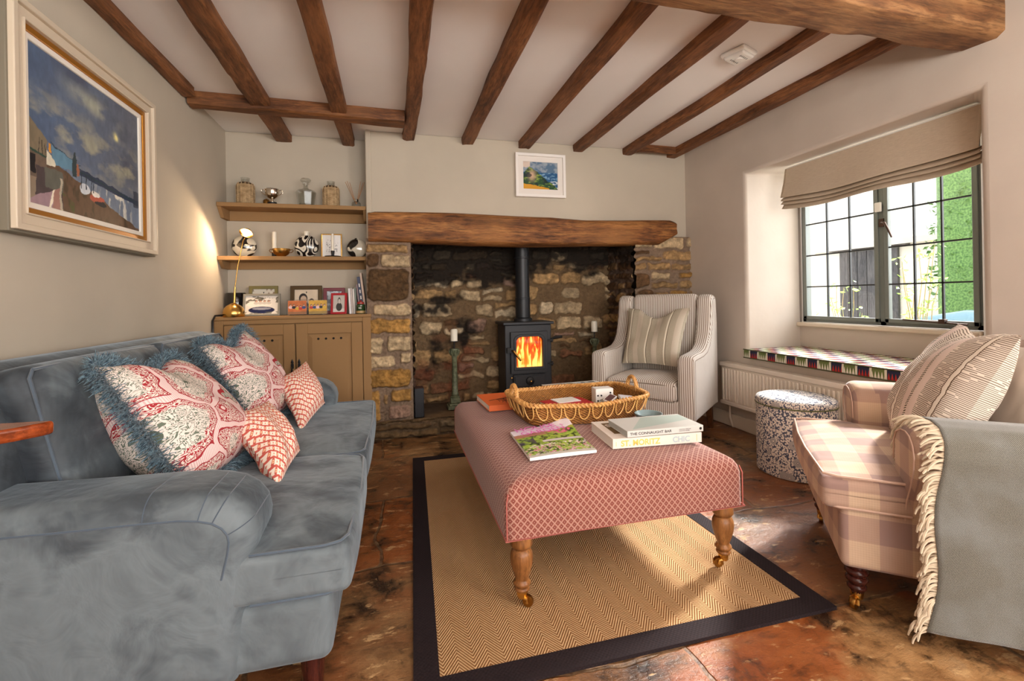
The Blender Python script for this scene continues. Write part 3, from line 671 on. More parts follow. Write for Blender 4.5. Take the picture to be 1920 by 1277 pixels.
# ------------------------------------------------------------------ window
wr = thing('window_1', None, None, (0, 0, 0)); st(wr)
Y0, Y1, Z0, Z1 = 1.705, 2.80, .785, 1.90; XW = 3.0
b = B()
for p in ((Y0, Y0+.03, Z0, Z1), (Y1-.03, Y1, Z0, Z1), (Y0, Y1, Z0, Z0+.03), (Y0, Y1, Z1-.03, Z1), (2.195, 2.235, Z0, Z1)): b.box(XW-.02, XW+.03, *p)
b.build('window_frame', LEAD, wr, bevel=.003)
zb = [Z0+.03+.229*k for k in range(1, 5)]
for nm, ya, yb in (('casement', 2.232, 2.782), ('casement', 1.718, 2.198)):
    b = B(); s_ = .026
    for p in ((ya, ya+s_, Z0+.02, Z1-.02), (yb-s_, yb, Z0+.02, Z1-.02), (ya, yb, Z0+.02, Z0+.02+s_), (ya, yb, Z1-.02-s_, Z1-.02)): b.box(XW-.032, XW-.012, *p)
    cs = b.build('casement', LEAD, wr, bevel=.003)
    b = B()
    for k in (1, 2):
        y = ya+s_+(yb-ya-2*s_)*k/3; b.box(XW-.026, XW-.014, y-.0045, y+.0045, Z0+.04, Z1-.04)
    for z in zb: b.box(XW-.026, XW-.014, ya+s_, yb-s_, z-.0045, z+.0045)
    b.build('glazing_bars', LEADD, cs)
    b = B(); b.box(XW-.021, XW-.019, ya+s_, yb-s_, Z0+.04, Z1-.04); b.build('glass_pane', PANE, cs, angle=0)
b = B(); b.tube([(XW-.045, 2.20, 1.43), (XW-.055, 2.185, 1.432), (XW-.06, 2.17, 1.425), (XW-.058, 2.15, 1.38), (XW-.05, 2.135, 1.33)], [.006, .006, .007, .006, .005], 8); b.box(XW-.04, XW-.03, 2.19, 2.22, 1.405, 1.455); b.build('latch_handle', plain('brown_metal', S(96, 78, 70), .35, .8), wr)
b = B(); b.box(XW-.05, XW-.032, 2.20, 2.24, 1.50, 1.56); b.build('window_sensor', plain('white_plastic', S(236, 234, 228), .4), wr, bevel=.006)
b = B(); b.tube([(XW-.05, 2.08, Z0+.045), (XW-.05, 1.76, Z0+.03)], .005, 6); b.box(XW-.06, XW-.035, 1.86, 1.89, Z0+.03, Z0+.055); b.build('window_stay', plain('brown_metal', (0, 0, 0)), wr)
b = B(); b.box(XI-.035, XW+.01, 1.69, 2.815, .752, .783); b.build('window_sill', SILL, wr, bevel=.008)
# exterior
GR = plaster('pale_gravel', S(225, 218, 205)); LIME = plaster('pale_limestone', S(232, 226, 214))
b = B(); b.box(3.2, 30, -12, 30, -.3, -.1); tag(st(b.build('ground_outside', GR, angle=0)))
rt = thing('stone_outbuilding', 'sunlit pale stone outbuilding seen through the window', 'building', (9, 6, -.1))
b = B(); b.box(0, 4, -.6, 6, 0, 2.1); b.build('wall', LIME, rt, angle=0)
b = B(); b.prism([(-.25, 2.05), (2.2, 4.4), (4.3, 2.1), (4.2, 2.0), (2.2, 4.25), (-.2, 1.95)], -.8, 6.2, 'y'); b.build('roof', plaster('pale_stone_roof', S(226, 220, 210)), rt, angle=0)
GD = wood('weathered_grey_door', S(64, 62, 64), S(92, 90, 92), S(116, 112, 112), 1, 2, .8)
b = B()
for k in range(6): b.box(-.06, 0, .38+k*.19, .56+k*.19, 0, 1.92)
b.build('plank_door', GD, rt, bevel=.01); b = B(); b.box(-.1, .0, .2, 1.7, 1.94, 2.04); b.build('door_lintel', GD, rt)
LEAF = cane('green_leaves', S(96, 150, 50), S(170, 205, 90)); LEAFD = cane('hedge_leaves', S(52, 92, 40), S(120, 160, 84))
def leaves(bb, c, sz, n, s, seed):
    R = random.Random(seed)
    for _ in range(n):
        while True:
            q = [R.uniform(-1, 1) for _ in range(3)]
            if sum(t*t for t in q) < 1: break
        p = Vector([c[i]+q[i]*sz[i] for i in range(3)]); d = Vector([R.gauss(0, 1) for _ in range(3)]).normalized(); e = d.orthogonal().normalized(); s1 = s*R.uniform(.6, 1.3)
        f = d.cross(e)*s1*.1
        bb.add([p-d*s1, p+e*s1*.45+f, p+d*s1, p-e*s1*.45+f], [(0, 1, 2, 3)])
hd = thing('hedge', 'tall clipped green hedge seen through the right casement', 'hedge', (8.0, 3.62, -.1))
b = B(); b.rbox((0, 0, 1.7), (1.1, 2.6, 3.3), .3, n=12); b.build('hedge_core', LEAFD, hd); b = B(); leaves(b, (-.05, 0, 1.7), (.78, 1.6, 1.95), 6500, .05, 3); tag(b.build('hedge_leaves', LEAFD, hd, angle=0), kind='stuff')
for i, (x, y, h, sp, nl, sd, lab) in enumerate(((4.2, 2.84, 1.42, .16, 240, 5, 'leafy green rose bush just outside the right casement'), (4.2, 3.48, 1.15, .36, 200, 8, 'thin rose bush with pale leaves outside the left casement'))):
    rb = thing('rose_bush', lab, 'bush', (x, y, -.1)); R = random.Random(sd); b = B(); lf = B()
    for k in range(9):
        a = R.uniform(0, 2*PI); r = R.uniform(.3, 1)*sp; hh = h*R.uniform(.7, 1.05); pts = [(r*math.cos(a)*t**1.4+.02*R.gauss(0, 1)*t, r*math.sin(a)*t**1.4, hh*t) for t in [q/6 for q in range(7)]]
        b.tube(pts, [.006-.0006*q for q in range(7)], 5)
        for t in range(3, 7): leaves(lf, pts[t], (.07, .07, .06), max(2, nl//36), .028, R.randint(0, 999))
    b.build('rose_stem', cane('rose_stems', S(110, 120, 70), S(150, 120, 80)), rb); tag(lf.build('leaves', LEAF, rb, angle=0), kind='stuff')
cr_ = thing('parked_car', 'pale blue-grey car parked outside, low in the right casement', 'car', (6.3, 2.15, -.1), 0)
CARP = plain('pale_blue_car_paint', S(96, 128, 142), .2, .1, coat=.6)
b = B(); b.loft([(-1.9, .35), (1.9, .35), (1.95, .75), (1.2, .9), (-1.75, .95), (-1.95, .8)], -.8, .8, .12, 'x'); b.build('body', CARP, cr_)
b = B(); b.loft([(-1.4, .9), (.9, .88), (.35, 1.2), (-.9, 1.22)], -.68, .68, .12, 'x'); b.build('cabin_glass', plain('car_glass', S(150, 165, 172), .08), cr_)
for sx in (-.8, .8):
    for sy in (-1.2, 1.2):
        b = B(); b.lathe([(.0, -.1), (.3, -.1), (.33, -.05), (.33, .05), (.3, .1), (0, .1)], (sx, sy, .33), 20, ax='x'); b.build('wheel', BLACK, cr_)
# roman blind
rb = thing('roman_blind', 'natural linen roman blind gathered at the top of the window', 'blind', (2.64, 2.05, 1.59))
def blindfn(u, v):
    y = .555-1.105*u; t = v
    pr = [(0, .255, .0), (.34, .15, -.016), (.5, .078, -.034), (.56, .052, -.040), (.61, .064, .0), (.66, .042, -.030), (.71, .028, -.038), (.76, .042, .0), (.81, .018, -.028), (.86, .006, -.036), (.91, .020, .0), (1, -.018, -.026)]
    for k in range(len(pr)-1):
        if pr[k][0] <= t <= pr[k+1][0]:
            q = (t-pr[k][0])/(pr[k+1][0]-pr[k][0]); q = q*q*(3-2*q); z = pr[k][1]*(1-q)+pr[k+1][1]*q; x = pr[k][2]*(1-q)+pr[k+1][2]*q; break
    sag = -.022*math.sin(PI*u)**.7*min(1, v*1.5)+.008*math.sin(u*9+v*3)*v
    return (x-.008*math.sin(u*14)*v, y*(1+.012*v), z+sag+.012)
b = B(); b.grid(blindfn, 60, 60); o = b.build('blind_fabric', BLIND, rb, angle=80); m = o.modifiers.new('s', 'SOLIDIFY'); m.thickness = .004
b = B(); b.box(.003, .035, -.55, .555, .245, .275); b.build('headrail', plain('white_plastic', (0, 0, 0)), rb)
# window seat cushion
sc_ = thing('window_seat_cushion', 'long thin seat pad with navy, red and olive woven blocks in the window recess', 'cushion', (2.70, 2.12, .541))
b = B(); b.rbox((0, 0, .032), (.53, 1.40, .062), .012, n=14, k=2)
for v in range(len(b.v)):
    x, y, z = b.v[v]
    if y < -.55 and x > -.2: y = max(y, -.70+(x+.2)*.55)
    if y > 0: y = y*(.675/.70)
    b.v[v] = (x, y, z)
b.build('pad', SEATP, sc_)
b = B()
for z in (.004, .062): b.tube([(-.266, -.69, z), (-.266, -.3, z), (-.266, .3, z), (-.266, .67, z)], .004, 6)
b.build('piping', plain('dark_olive_piping', S(80, 78, 50), .8), sc_)
# radiator
rd = thing('radiator', 'cream panel radiator under the window seat', 'radiator', (2.405, 2.2, .18))
b = B(); b.box(0, .055, -.80, .79, 0, .30)
for k in range(52):
    y = -.77+k*.030; b.box(-.007, .002, y, y+.017, .03, .265)
b.build('panel', RADW, rd, bevel=.004, bseg=2)
b = B(); b.box(-.010, .064, -.81, .80, .278, .312); b.box(-.008, .01, -.81, .80, -.006, .022); b.build('top_grille', RADW, rd, bevel=.006)
b = B(); b.tube([(.03, .74, .02), (.03, .74, -.10), (.055, .74, -.18)], .008, 8); b.build('pipe', RADW, rd)
for y in (-.6, .5):
    b = B(); b.box(.05, .074, y, y+.03, .05, .25); b.build('bracket', RADW, rd)
# smoke alarm
sa = thing('smoke_alarm', 'white square smoke alarm on the ceiling between two joists', 'smoke alarm', (1.735, 1.985, 2.24), .35)
b = B(); b.rbox((0, 0, -.012), (.13, .13, .022), .01, n=4, k=3); b.build('base', plain('white_plastic', (0, 0, 0)), sa)
b = B(); b.rbox((0, 0, -.028), (.105, .105, .018), .008, n=4, k=3); b.lathe([(.018, -.042), (.02, -.036)], (0, 0, 0), 20); c = b.build('cover', plain('white_plastic', (0, 0, 0)), sa)
for k in range(-2, 3):
    for y in (-.025, .025): b = B(); b.box(k*.014-.002, k*.014+.002, y-.005, y+.005, -.0385, -.037); b.build('vent_slot', plain('grey_slot', S(120, 120, 120), .6), c)
# ------------------------------------------------------------------ stove, flue, candlesticks
sv = thing('wood_burning_stove', 'matt black wood-burning stove with a lit fire behind its glass door', 'stove', (1.052, 3.70, HZ), 0)
W2 = .195
b = B(); b.box(-W2, W2, -.13, .13, .10, .655); b.build('body', STOVE, sv, bevel=.006)
b = B(); b.box(-W2-.018, W2+.018, -.155, .145, .655, .678); b.build('top_plate', STOVE, sv, bevel=.005)
for sx in (-1, 1):
    for y0, y1 in ((-.12, -.07), (.07, .12)):
        b = B(); b.prism([(sx*W2, .10), (sx*(W2-.07), .10), (sx*(W2-.04), 0), (sx*(W2+.005), 0)], y0, y1); b.build('leg', STOVE, sv, bevel=.003)
b = B(); b.box(-W2-.01, W2+.01, -.165, -.12, .085, .105); b.build('ash_lip', STOVE, sv, bevel=.003)
# arched door with an opening
def arch(x0, x1, z0, z1, r, seg=8):
    p = [(x0, z0), (x1, z0)]
    for k in range(seg+1):
        a = PI/2*k/seg; p.append((x1-r+r*math.cos(a), z1-r*.75+r*.75*math.sin(a)))
    for k in range(seg+1):
        a = PI/2+PI/2*k/seg; p.append((x0+r+r*math.cos(a), z1-r*.75+r*.75*math.sin(a)))
    return p
def ring(bb, outer, inner, y0, y1):
    n = len(outer)
    vs = [(x, y, z) for y in (y0, y1) for L_ in (outer, inner) for x, z in L_]
    fs = []
    for i in range(n):
        j = (i+1) % n
        fs += [(i, j, n+j, n+i), (2*n+i, 3*n+i, 3*n+j, 2*n+j), (i, 2*n+i, 2*n+j, j), (n+i, n+j, 3*n+j, 3*n+i)]
    return bb.add(vs, fs)
b = B(); ring(b, arch(-.155, .155, .265, .60, .004), arch(-.110, .110, .315, .560, .05), -.158, -.128)
ring(b, arch(-.130, .130, .295, .580, .06), arch(-.110, .110, .315, .560, .05), -.168, -.156); dr = b.build('door', STOVE, sv, bevel=.003)
b = B(); n_ = arch(-.112, .112, .313, .562, .05); b.prism(n_, -.1325, -.131); b.build('fire_glow', FIRE, dr, angle=0)
b = B(); b.prism(n_, -.140, -.138); b.build('door_glass', PANE, dr, angle=0)
b = B(); b.tube([(-.148, -.170, .455), (-.140, -.190, .452), (-.085, -.200, .375)], [.006, .010, .008], 10); b.build('door_handle', BRASSD, dr)
b = B(); b.box(-.185, -.150, -.165, -.13, .435, .475); b.build('door_catch', IRON, dr)
for z in (.525, .335): b = B(); b.box(.15, .20, -.165, -.145, z-.006, z+.006); b.lathe([(.008, z-.018), (.008, z+.018)], (.192, -.152, 0), 8); b.build('hinge', IRON, dr)
b = B(); b.box(-.135, .135, -.150, -.125, .150, .255); b.box(-.125, .125, -.156, -.149, .160, .245); ah = b.build('ash_door', STOVE, sv, bevel=.003)
b = B(); b.lathe([(.0, -.178), (.02, -.178), (.032, -.172), (.034, -.160), (.034, -.152)], (0, 0, .205), 24, ax='y'); b.build('air_dial', IRON, ah)
for p in ((0, -.185, .205), (-.150, -.150, .235), (.028, -.168, .125)):
    b = B(); b.lathe([(0, -.010), (.006, -.009), (.008, -.003), (.007, .004), (0, .006)], p, 12, ax='y'); b.build('brass_knob', BRASS, sv)
b = B(); b.tube([(.20, -.10, .53), (.24, -.10, .54), (.30, -.10, .545)], [.006, .012, .011], 8); b.build('air_lever', IRON, sv)
b = B(); b.lathe([(.078, .675), (.078, .70), (.062, .71), (.062, .86), (.064, .862), (.064, .872), (.060, .874), (.060, 1.20), (.066, 1.203), (.066, 1.212), (.060, 1.215), (.060, 2.05)], (0, .02, 0), 32); b.build('flue_pipe', STOVED, sv)
def candlestick(x, y, h, lab, sc=1.0):
    t = thing('candlestick', lab, 'candlestick', (x, y, HZ+.004))
    b = B(); b.box(-.062, .062, -.062, .062, 0, .028); b.box(-.05, .05, -.05, .05, .028, .045); b.box(-.038, .038, -.038, .038, .045, .085); b.build('base', VERDI, t, bevel=.005)
    hc = h-.06; b = B(); b.lathe([(.034, .085), (.036, .095), (.026, .10), (.030, .115), (.024, .125), (.022, hc*.5), (.020, hc-.07), (.024, hc-.065), (.020, hc-.055)], (0, 0, 0), 20)
    b.build('column', VERDI, t)
    b = B(); b.lathe([(.020, hc-.058), (.026, hc-.04), (.032, hc-.012), (.036, hc-.010), (.036, hc)], (0, 0, 0), 20)
    for k in range(8):
        a = k*PI/4; b.tube([(.024*math.cos(a), .024*math.sin(a), hc-.055), (.036*math.cos(a), .036*math.sin(a), hc-.035), (.041*math.cos(a), .041*math.sin(a), hc-.02), (.034*math.cos(a), .034*math.sin(a), hc-.014)], .006, 6)
    b.build('capital', VERDI, t)
    b = B(); b.lathe([(.005, hc), (.005, h-.006), (.032, h-.003), (.034, h)], (0, 0, 0), 16); b.build('candle_pan', IRON, t)
    tag_ = thing('pillar_candle', 'short ivory pillar candle on the '+('left' if x < .8 else 'right')+' fireside candlestick', 'candle', (x, y, HZ+.004+h), 0, 'hearth candles')
    b = B(); b.lathe([(0, 0), (.028, 0), (.028, .085), (.022, .095), (.004, .098), (0, .096)], (0, 0, 0), 20); b.build('wax', WAX, tag_)
    b = B(); b.tube([(0, 0, .095), (.001, 0, .108)], .0014, 5); b.build('wick', BLACK, tag_)
candlestick(.462, 3.66, .535, 'tall verdigris column candlestick standing left of the stove')
candlestick(1.735, 3.80, .555, 'verdigris candlestick half hidden behind the striped armchair')
t = thing('fireside_box', 'narrow black box standing upright inside the left jamb', 'box', (.172, 3.50, HZ+.004))
b = B(); b.box(-.034, .034, -.05, .05, 0, .215); b.build('body', plain('dark_navy_metal', S(24, 27, 34), .35), t, bevel=.004)
b = B(); b.box(-.030, .030, -.046, .046, .212, .2165); b.build('inner_lining', plain('rust_lining', S(70, 40, 28), .8), t)
# ------------------------------------------------------------------ alcove: cabinet and shelves
cb = thing('alcove_cabinet', 'taupe painted two-door cupboard built into the alcove', 'cabinet', (-.655, 3.55, 0))
b = B(); b.box(-.495, .49, -.10, .15, .0, .885); b.build('carcass', CABINET, cb)
b = B(); b.box(-.51, .50, -.135, .155, .885, .907); b.build('worktop', CABINET, cb, bevel=.005)
b = B(); b.box(-.495, -.44, -.125, -.10, 0, .885); b.box(.44, .495, -.125, -.10, 0, .885); b.box(-.44, .44, -.125, -.10, .855, .885); b.box(-.44, .44, -.125, -.10, 0, .10); b.build('face_frame', CABINET, cb, bevel=.003)
HOLE = plain('dark_hole', S(18, 14, 12), .9)
for s_, (x0, x1) in ((-1, (-.436, -.004)), (1, (.004, .436))):
    b = B(); f = .072
    for p in ((x0, x0+f, .105, .85), (x1-f, x1, .105, .85), (x0+f, x1-f, .105, .105+f), (x0+f, x1-f, .85-f, .85)): b.box(p[0], p[1], -.128, -.106, p[2], p[3])
    d = b.build('door', CABINET, cb, bevel=.003)
    b = B(); xa, xb, za, zb_ = x0+f, x1-f, .105+f, .85-f; g = .03
    vs = [(xa, -.112, za), (xb, -.112, za), (xb, -.112, zb_), (xa, -.112, zb_), (xa+g, -.122, za+g), (xb-g, -.122, za+g), (xb-g, -.122, zb_-g), (xa+g, -.122, zb_-g)]
    b.add(vs, [(0, 1, 5, 4), (1, 2, 6, 5), (2, 3, 7, 6), (3, 0, 4, 7), (4, 5, 6, 7)]); b.build('raised_panel', CABINET, d, angle=0)
    for k in range(4):
        b = B(); xk = xa+g+(xb-xa-2*g)*(k+.8)/4.6; b.lathe([(0, -.1235), (.008, -.1235), (.008, -.120)], (xk, 0, .742), 14, ax='y'); b.build('vent_hole', HOLE, d)
    xh = -.022 if s_ < 0 else .022
    b = B(); b.lathe([(0, 0), (.010, .010), (.006, .022), (0, .038)], (xh, -.131, .575), 8, sy=.3); b.box(xh-.009, xh+.009, -.133, -.128, .545, .578); b.tube([(xh, -.135, .56), (xh, -.148, .55), (xh, -.142, .515), (xh, -.138, .505)], [.004, .004, .008, .004], 8); b.build('drop_handle', IRON, d)
for i, (z, lab, apr) in enumerate(((1.688, 'upper taupe alcove shelf holding the decanter and wicker bottles', .09), (1.322, 'lower taupe alcove shelf holding the round vases', .07))):
    sh = thing('wall_shelf', lab, 'shelf', (-.655, 3.60, z), 0, None)
    b = B(); b.box(-.493, .474, -.10, .108, -.028, 0); b.build('shelf_board', SHELFP, sh, bevel=.003)
    b = B(); b.box(-.493, .474, .09, .108, -.028-apr*.75, -.028); b.build('rear_batten', SHELFP, sh)
    for x0, x1, s_ in ((-.493, -.470, 1), (.452, .474, 1)):
        b = B(); b.add([(x, y, z_) for x in (x0, x1) for y, z_ in ((-.085, -.028), (.09, -.028), (.09, -.028-apr*.75), (-.02, -.028-apr*.75))], [(0, 1, 2, 3), (4, 7, 6, 5), (0, 4, 5, 1), (1, 5, 6, 2), (2, 6, 7, 3), (3, 7, 4, 0)]); b.build('side_bracket', SHELFP, sh)
# ------------------------------------------------------------------ things on the shelves
Z1_, Z2_, Z3_ = 1.6885, 1.3225, .9075
def wicker_bottle(x, lab):
    t = thing('wicker_bottle', lab, 'bottle', (x, 3.60, Z1_), 0, 'wicker covered glass bottles')
    b = B(); b.lathe([(0, .002), (.05, .002), (.052, .02), (.052, .13), (.047, .148), (.03, .160), (.027, .168), (.027, .188), (.030, .190), (.026, .191), (.024, .165), (.045, .145), (.048, .02), (0, .008)], (0, 0, 0), 28); b.build('glass_bottle', GLASS, t)
    b = B(); b.lathe([(.0530, .004), (.0545, .02), (.0545, .13), (.048, .151), (.036, .158)], (0, 0, 0), 28); b.build('dark_gap_backing', plain('gap_shade_brown', S(84, 62, 40), .9), t)  # dark layer added as painted shade in the gaps of the weave
    b = B()
    for k in range(19):
        z = .008+k*.0072; r = .0570 if z < .13 else .0570-(z-.13)*.35
        b.tube([(r*math.cos(a*PI/14)*(1+.012*(1 if (a+k) % 2 else -1)), r*math.sin(a*PI/14)*(1+.012*(1 if (a+k) % 2 else -1)), z) for a in range(28)], .0032, 5, closed=True)
    for a in range(14):
        c_, s_ = math.cos(a*PI/7), math.sin(a*PI/7); b.tube([(.058*c_, .058*s_, .004), (.058*c_, .058*s_, .13), (.050*c_, .050*s_, .153)], .0026, 5)
    b.build('woven_sleeve', CANED, t)
wicker_bottle(-.995, 'wicker covered glass bottle at the left end of the upper shelf')
wicker_bottle(-.430, 'wicker covered glass bottle between decanter and reed diffuser')
t = thing('trophy_cup', 'small two-handled silver trophy cup on a black plinth on the upper shelf', 'trophy', (-.82, 3.58, Z1_))
b = B(); b.lathe([(0, 0), (.036, 0), (.036, .010), (.030, .012), (.030, .022), (0, .022)], (0, 0, 0), 24); b.build('plinth', BLACK, t)
b = B(); b.lathe([(.022, .022), (.020, .026), (.008, .034), (.008, .044), (.022, .052), (.040, .066), (.045, .085), (.045, .112), (.048, .114), (.043, .112), (.042, .085), (.036, .068), (0, .056)], (0, 0, 0), 28); b.build('bowl', SILVER, t)
for s_ in (-1, 1):
    b = B(); b.tube([(s_*.044, 0, .105), (s_*.060, 0, .112), (s_*.070, 0, .102), (s_*.064, 0, .085), (s_*.042, 0, .072)], .0028, 6); b.build('handle', SILVER, t)
t = thing('brass_pot', 'tiny brass pot tucked behind the trophy cup', 'pot', (-.872, 3.64, Z1_)); b = B(); b.lathe([(0, 0), (.020, 0), (.022, .01), (.022, .045), (.018, .05), (0, .052)], (0, 0, 0), 20); b.build('body', BRASSD, t)
b = B(); b.lathe([(0, .06), (.006, .058), (.006, .052), (.018, .0515)], (0, 0, 0), 14); b.build('lid', BRASSD, t)
t = thing('decanter', 'cut glass square-shouldered decanter with a stopper', 'decanter', (-.602, 3.60, Z1_))
b = B(); b.lathe([(0, .001), (.050, .001), (.056, .006), (.066, .085), (.070, .105), (.060, .118), (.022, .128), (.016, .140), (.016, .160), (.026, .166), (.022, .168), (.012, .160), (.012, .138), (.05, .115), (.060, .10), (.050, .02), (0, .012)], (0, 0, 0), 8); b.build('body', GLASS, t, angle=20)
b = B(); b.lathe([(0, .150), (.010, .152), (.012, .168), (.034, .186), (.038, .196), (.030, .205), (0, .208)], (0, 0, 0), 8); b.build('stopper', GLASS, t, angle=20)
t = thing('reed_diffuser', 'small glass reed diffuser at the right end of the upper shelf', 'diffuser', (-.255, 3.59, Z1_))
b = B(); b.lathe([(0, .001), (.030, .001), (.033, .006), (.033, .036), (.028, .042), (.012, .044), (.012, .05)], (0, 0, 0), 20); b.build('glass_jar', GLASS, t)
b = B(); b.lathe([(.014, .046), (.016, .048), (.016, .066), (.012, .068), (.004, .068)], (0, 0, 0), 16); b.build('silver_collar', SILVER, t)
REED = plain('reed', S(176, 124, 80), .7)
for dx, dy in ((-.075, .01), (-.06, -.02), (-.045, .02), (.05, .01), (.035, -.02), (.062, -.01)):
    b = B(); b.tube([(0, 0, .03), (dx*.28, dy*.3, .07), (dx, dy, .195)], .0018, 5); b.build('reed', REED, t)
# lower shelf
MOONA, MOONB, SWIRL = moon('cream_glaze_black_crescents', 1.3), moon('cream_glaze_black_patch', 4.9), swirl()
def disc_vase(x, r, lab, mat, rz=0, nk=.02, th=.42):
    t = thing('disc_vase', lab, 'vase', (x, 3.62, Z2_), rz)
    b = B(); b.lathe([(0, -r*th), (r*.55, -r*th*.88), (r*.85, -r*th*.55), (r*.98, -r*th*.2), (r, 0), (r*.98, r*th*.2), (r*.85, r*th*.55), (r*.55, r*th*.88), (0, r*th)], (0, 0, r*.99), 36, ax='y'); b.build('body', mat, t, angle=80)
    if nk > .021: b = B(); b.lathe([(nk*.8, r*1.93), (nk*.75, r*2.15), (nk, r*2.3), (nk*.8, r*2.3), (nk*.5, r*2.0)], (0, 0, 0), 20); b.build('neck', WAX, t)
    else: b = B(); b.lathe([(.014, r*1.94), (.016, r*2.03), (.009, r*2.03), (.008, r*1.95)], (0, 0, 0), 16); b.build('neck', mat, t)
disc_vase(-1.015, .079, 'round cream disc vase with black crescents behind the desk lamp', MOONA, .1)
disc_vase(-.258, .072, 'round cream disc vase with a black patch at the right end of the shelf', MOONB, -.1)
disc_vase(-.606, .083, 'round black and cream swirl-patterned vase with a short cream neck', SWIRL, 0, .022)
t = thing('table_candle', 'tall ivory candle stub behind the brass bowl', 'candle', (-.825, 3.64, Z2_)); b = B(); b.lathe([(0, .035), (.0155, .035), (.0155, .186), (.006, .190), (0, .188)], (0, 0, 0), 20); b.build('wax', WAX, t)
b = B(); b.lathe([(0, 0), (.03, 0), (.03, .006), (.018, .012), (.018, .04), (.015, .04)], (0, 0, 0), 18); b.build('holder', IRON, t)
t = thing('brass_bowl', 'brass two-handled bowl in the middle of the lower shelf', 'bowl', (-.765, 3.57, Z2_))
b = B(); b.lathe([(0, 0), (.026, 0), (.028, .006), (.050, .022), (.056, .045), (.058, .056), (.060, .057), (.055, .054), (.050, .03), (0, .010)], (0, 0, 0), 28); b.build('bowl', BRASS, t)
for s_ in (-1, 1):
    b = B(); b.tube([(s_*.055, 0, .048), (s_*.072, 0, .054), (s_*.078, 0, .044), (s_*.068, 0, .032), (s_*.053, 0, .030)], .0028, 6); b.build('handle', BRASS, t)
def pic(name, w_, h, fn, parent, loc, rot=(0, 0, 0), nx=90, ny=70, mat=None):
    X_, Y_ = np.meshgrid(np.linspace(0, 1, nx), np.linspace(0, 1, ny), indexing='ij'); C = fn(X_, Y_)
    P = np.stack([(X_-.5)*w_, np.zeros_like(X_), (Y_)*h], -1); o = npgrid(name, P, np.clip(C, 0, 1), mat or PRINT, parent); o.location = loc; o.rotation_euler = rot; return o
def col3(c, sh): C = np.zeros(sh+(3,)); C[:] = c; return C
def over(C, m, c):
    m = np.clip(m, 0, 1)[..., None]; return C*(1-m)+np.array(c)*m
def ell(X_, Y_, x, y, a, b_): return np.clip((1-((X_-x)/a)**2-((Y_-y)/b_)**2)*8, 0, 1)
def frame(name, lab, x, y, z, w_, h, fw, mat, fn, lean=.22, rz=0, glassy=False, depth=.014, matw=0, nx=80, ny=60):
    t = thing('framed_photo' if name is None else name, lab, 'picture frame', (x, y, z), rz)
    R = (-lean, 0, 0); b = B()
    if glassy: b.box(-w_/2, w_/2, -.004, .004, 0, h)
    else: ring(b, [(-w_/2, 0), (w_/2, 0), (w_/2, h), (-w_/2, h)], [(-w_/2+fw, fw), (w_/2-fw, fw), (w_/2-fw, h-fw), (-w_/2+fw, h-fw)], -depth/2, depth/2)
    o = b.build('frame', mat, t, bevel=.002); o.rotation_euler = R
    b = B(); b.box(-w_/2+.004, w_/2-.004, depth*.3+.001, depth*.3+.004, .004, h-.004); bk = b.build('backing', WHITE if not glassy else BLACK, t)
    bk.rotation_euler = R
    if glassy: bk.scale = ((w_-2*fw)/w_, 1, (h-2*fw)/h); bk.location = (0, fw*math.sin(lean), fw)
    e = fw+matw; p = pic('photograph', w_-2*e, h-2*e, fn, t, (0, 0, 0), R, nx, ny); off = -.0045 if glassy else depth*.28
    v = Matrix.Rotation(-lean, 3, 'X')@Vector((0, off, e)); p.location = v
    b = B(); b.tube([(0, .004+math.sin(lean)*h*.8, h*.8*math.cos(lean)), (0, .02+math.sin(lean)*h*1.1, .004)], .004, 6); b.build('easel_strut', BLACK, t)
    return t
def person(C, X_, Y_, x, y, s, hair, top, face=S(206, 160, 134)):
    C = over(C, ell(X_, Y_, x, y-s*1.5, s*1.15, s*1.1), top); C = over(C, ell(X_, Y_, x, y+.12*s, s*.62, s*.8), hair); return over(C, ell(X_, Y_, x+.05*s, y-.08*s, s*.45, s*.6), face)
def ph_sepia(X_, Y_):
    C = col3(S(214, 196, 172), X_.shape); C = C*(.85+.3*fbm(X_*3, Y_*3, 3))[..., None]
    C = person(C, X_, Y_, .36, .56, .30, S(42, 32, 28), S(60, 48, 40), S(190, 164, 140)); return person(C, X_, Y_, .72, .40, .20, S(50, 38, 32), S(120, 100, 84), S(196, 168, 144))
def ph_baby(X_, Y_):
    C = col3(S(196, 190, 182), X_.shape); C = over(C, (Y_ < .22)*1., S(216, 212, 206)); return person(C, X_, Y_, .5, .66, .23, S(120, 112, 104), S(60, 60, 58), S(206, 198, 190))
def ph_car(X_, Y_):
    C = col3(S(222, 214, 204), X_.shape); n = fbm(X_*9, Y_*9, 5); C = over(C, (n > .55)*(Y_ > .55)*.9, S(90, 84, 70))
    C = over(C, ell(X_, Y_, .42, .55, .40, .20), S(236, 226, 214)); C = over(C, ell(X_, Y_, .5, .22, .42, .2), S(34, 38, 74)); C = over(C, ell(X_, Y_, .5, .3, .3, .07), S(150, 150, 160))
    for k in range(4): C = person(C, X_, Y_, .32+k*.13, .72, .07, S(70, 40, 30), S(200, 190, 180))
    return over(C, ((n > .5)*(Y_ < .12))*.7, S(90, 90, 80))
def ph_group(seed, bgc):
    def f(X_, Y_):
        C = col3(bgc, X_.shape)*(.7+.6*fbm(X_*5, Y_*5, seed))[..., None]; R = random.Random(seed)
        for k in range(5): C = person(C, X_, Y_, .14+k*.18, .62+R.uniform(-.05, .05), .10, S(60, 40, 26), [S(190, 60, 50), S(50, 70, 120), S(224, 190, 190), S(40, 40, 46), S(210, 170, 60)][(k+seed) % 5])
        return over(C, (Y_ < .2)*.6, S(110, 104, 80))
    return f
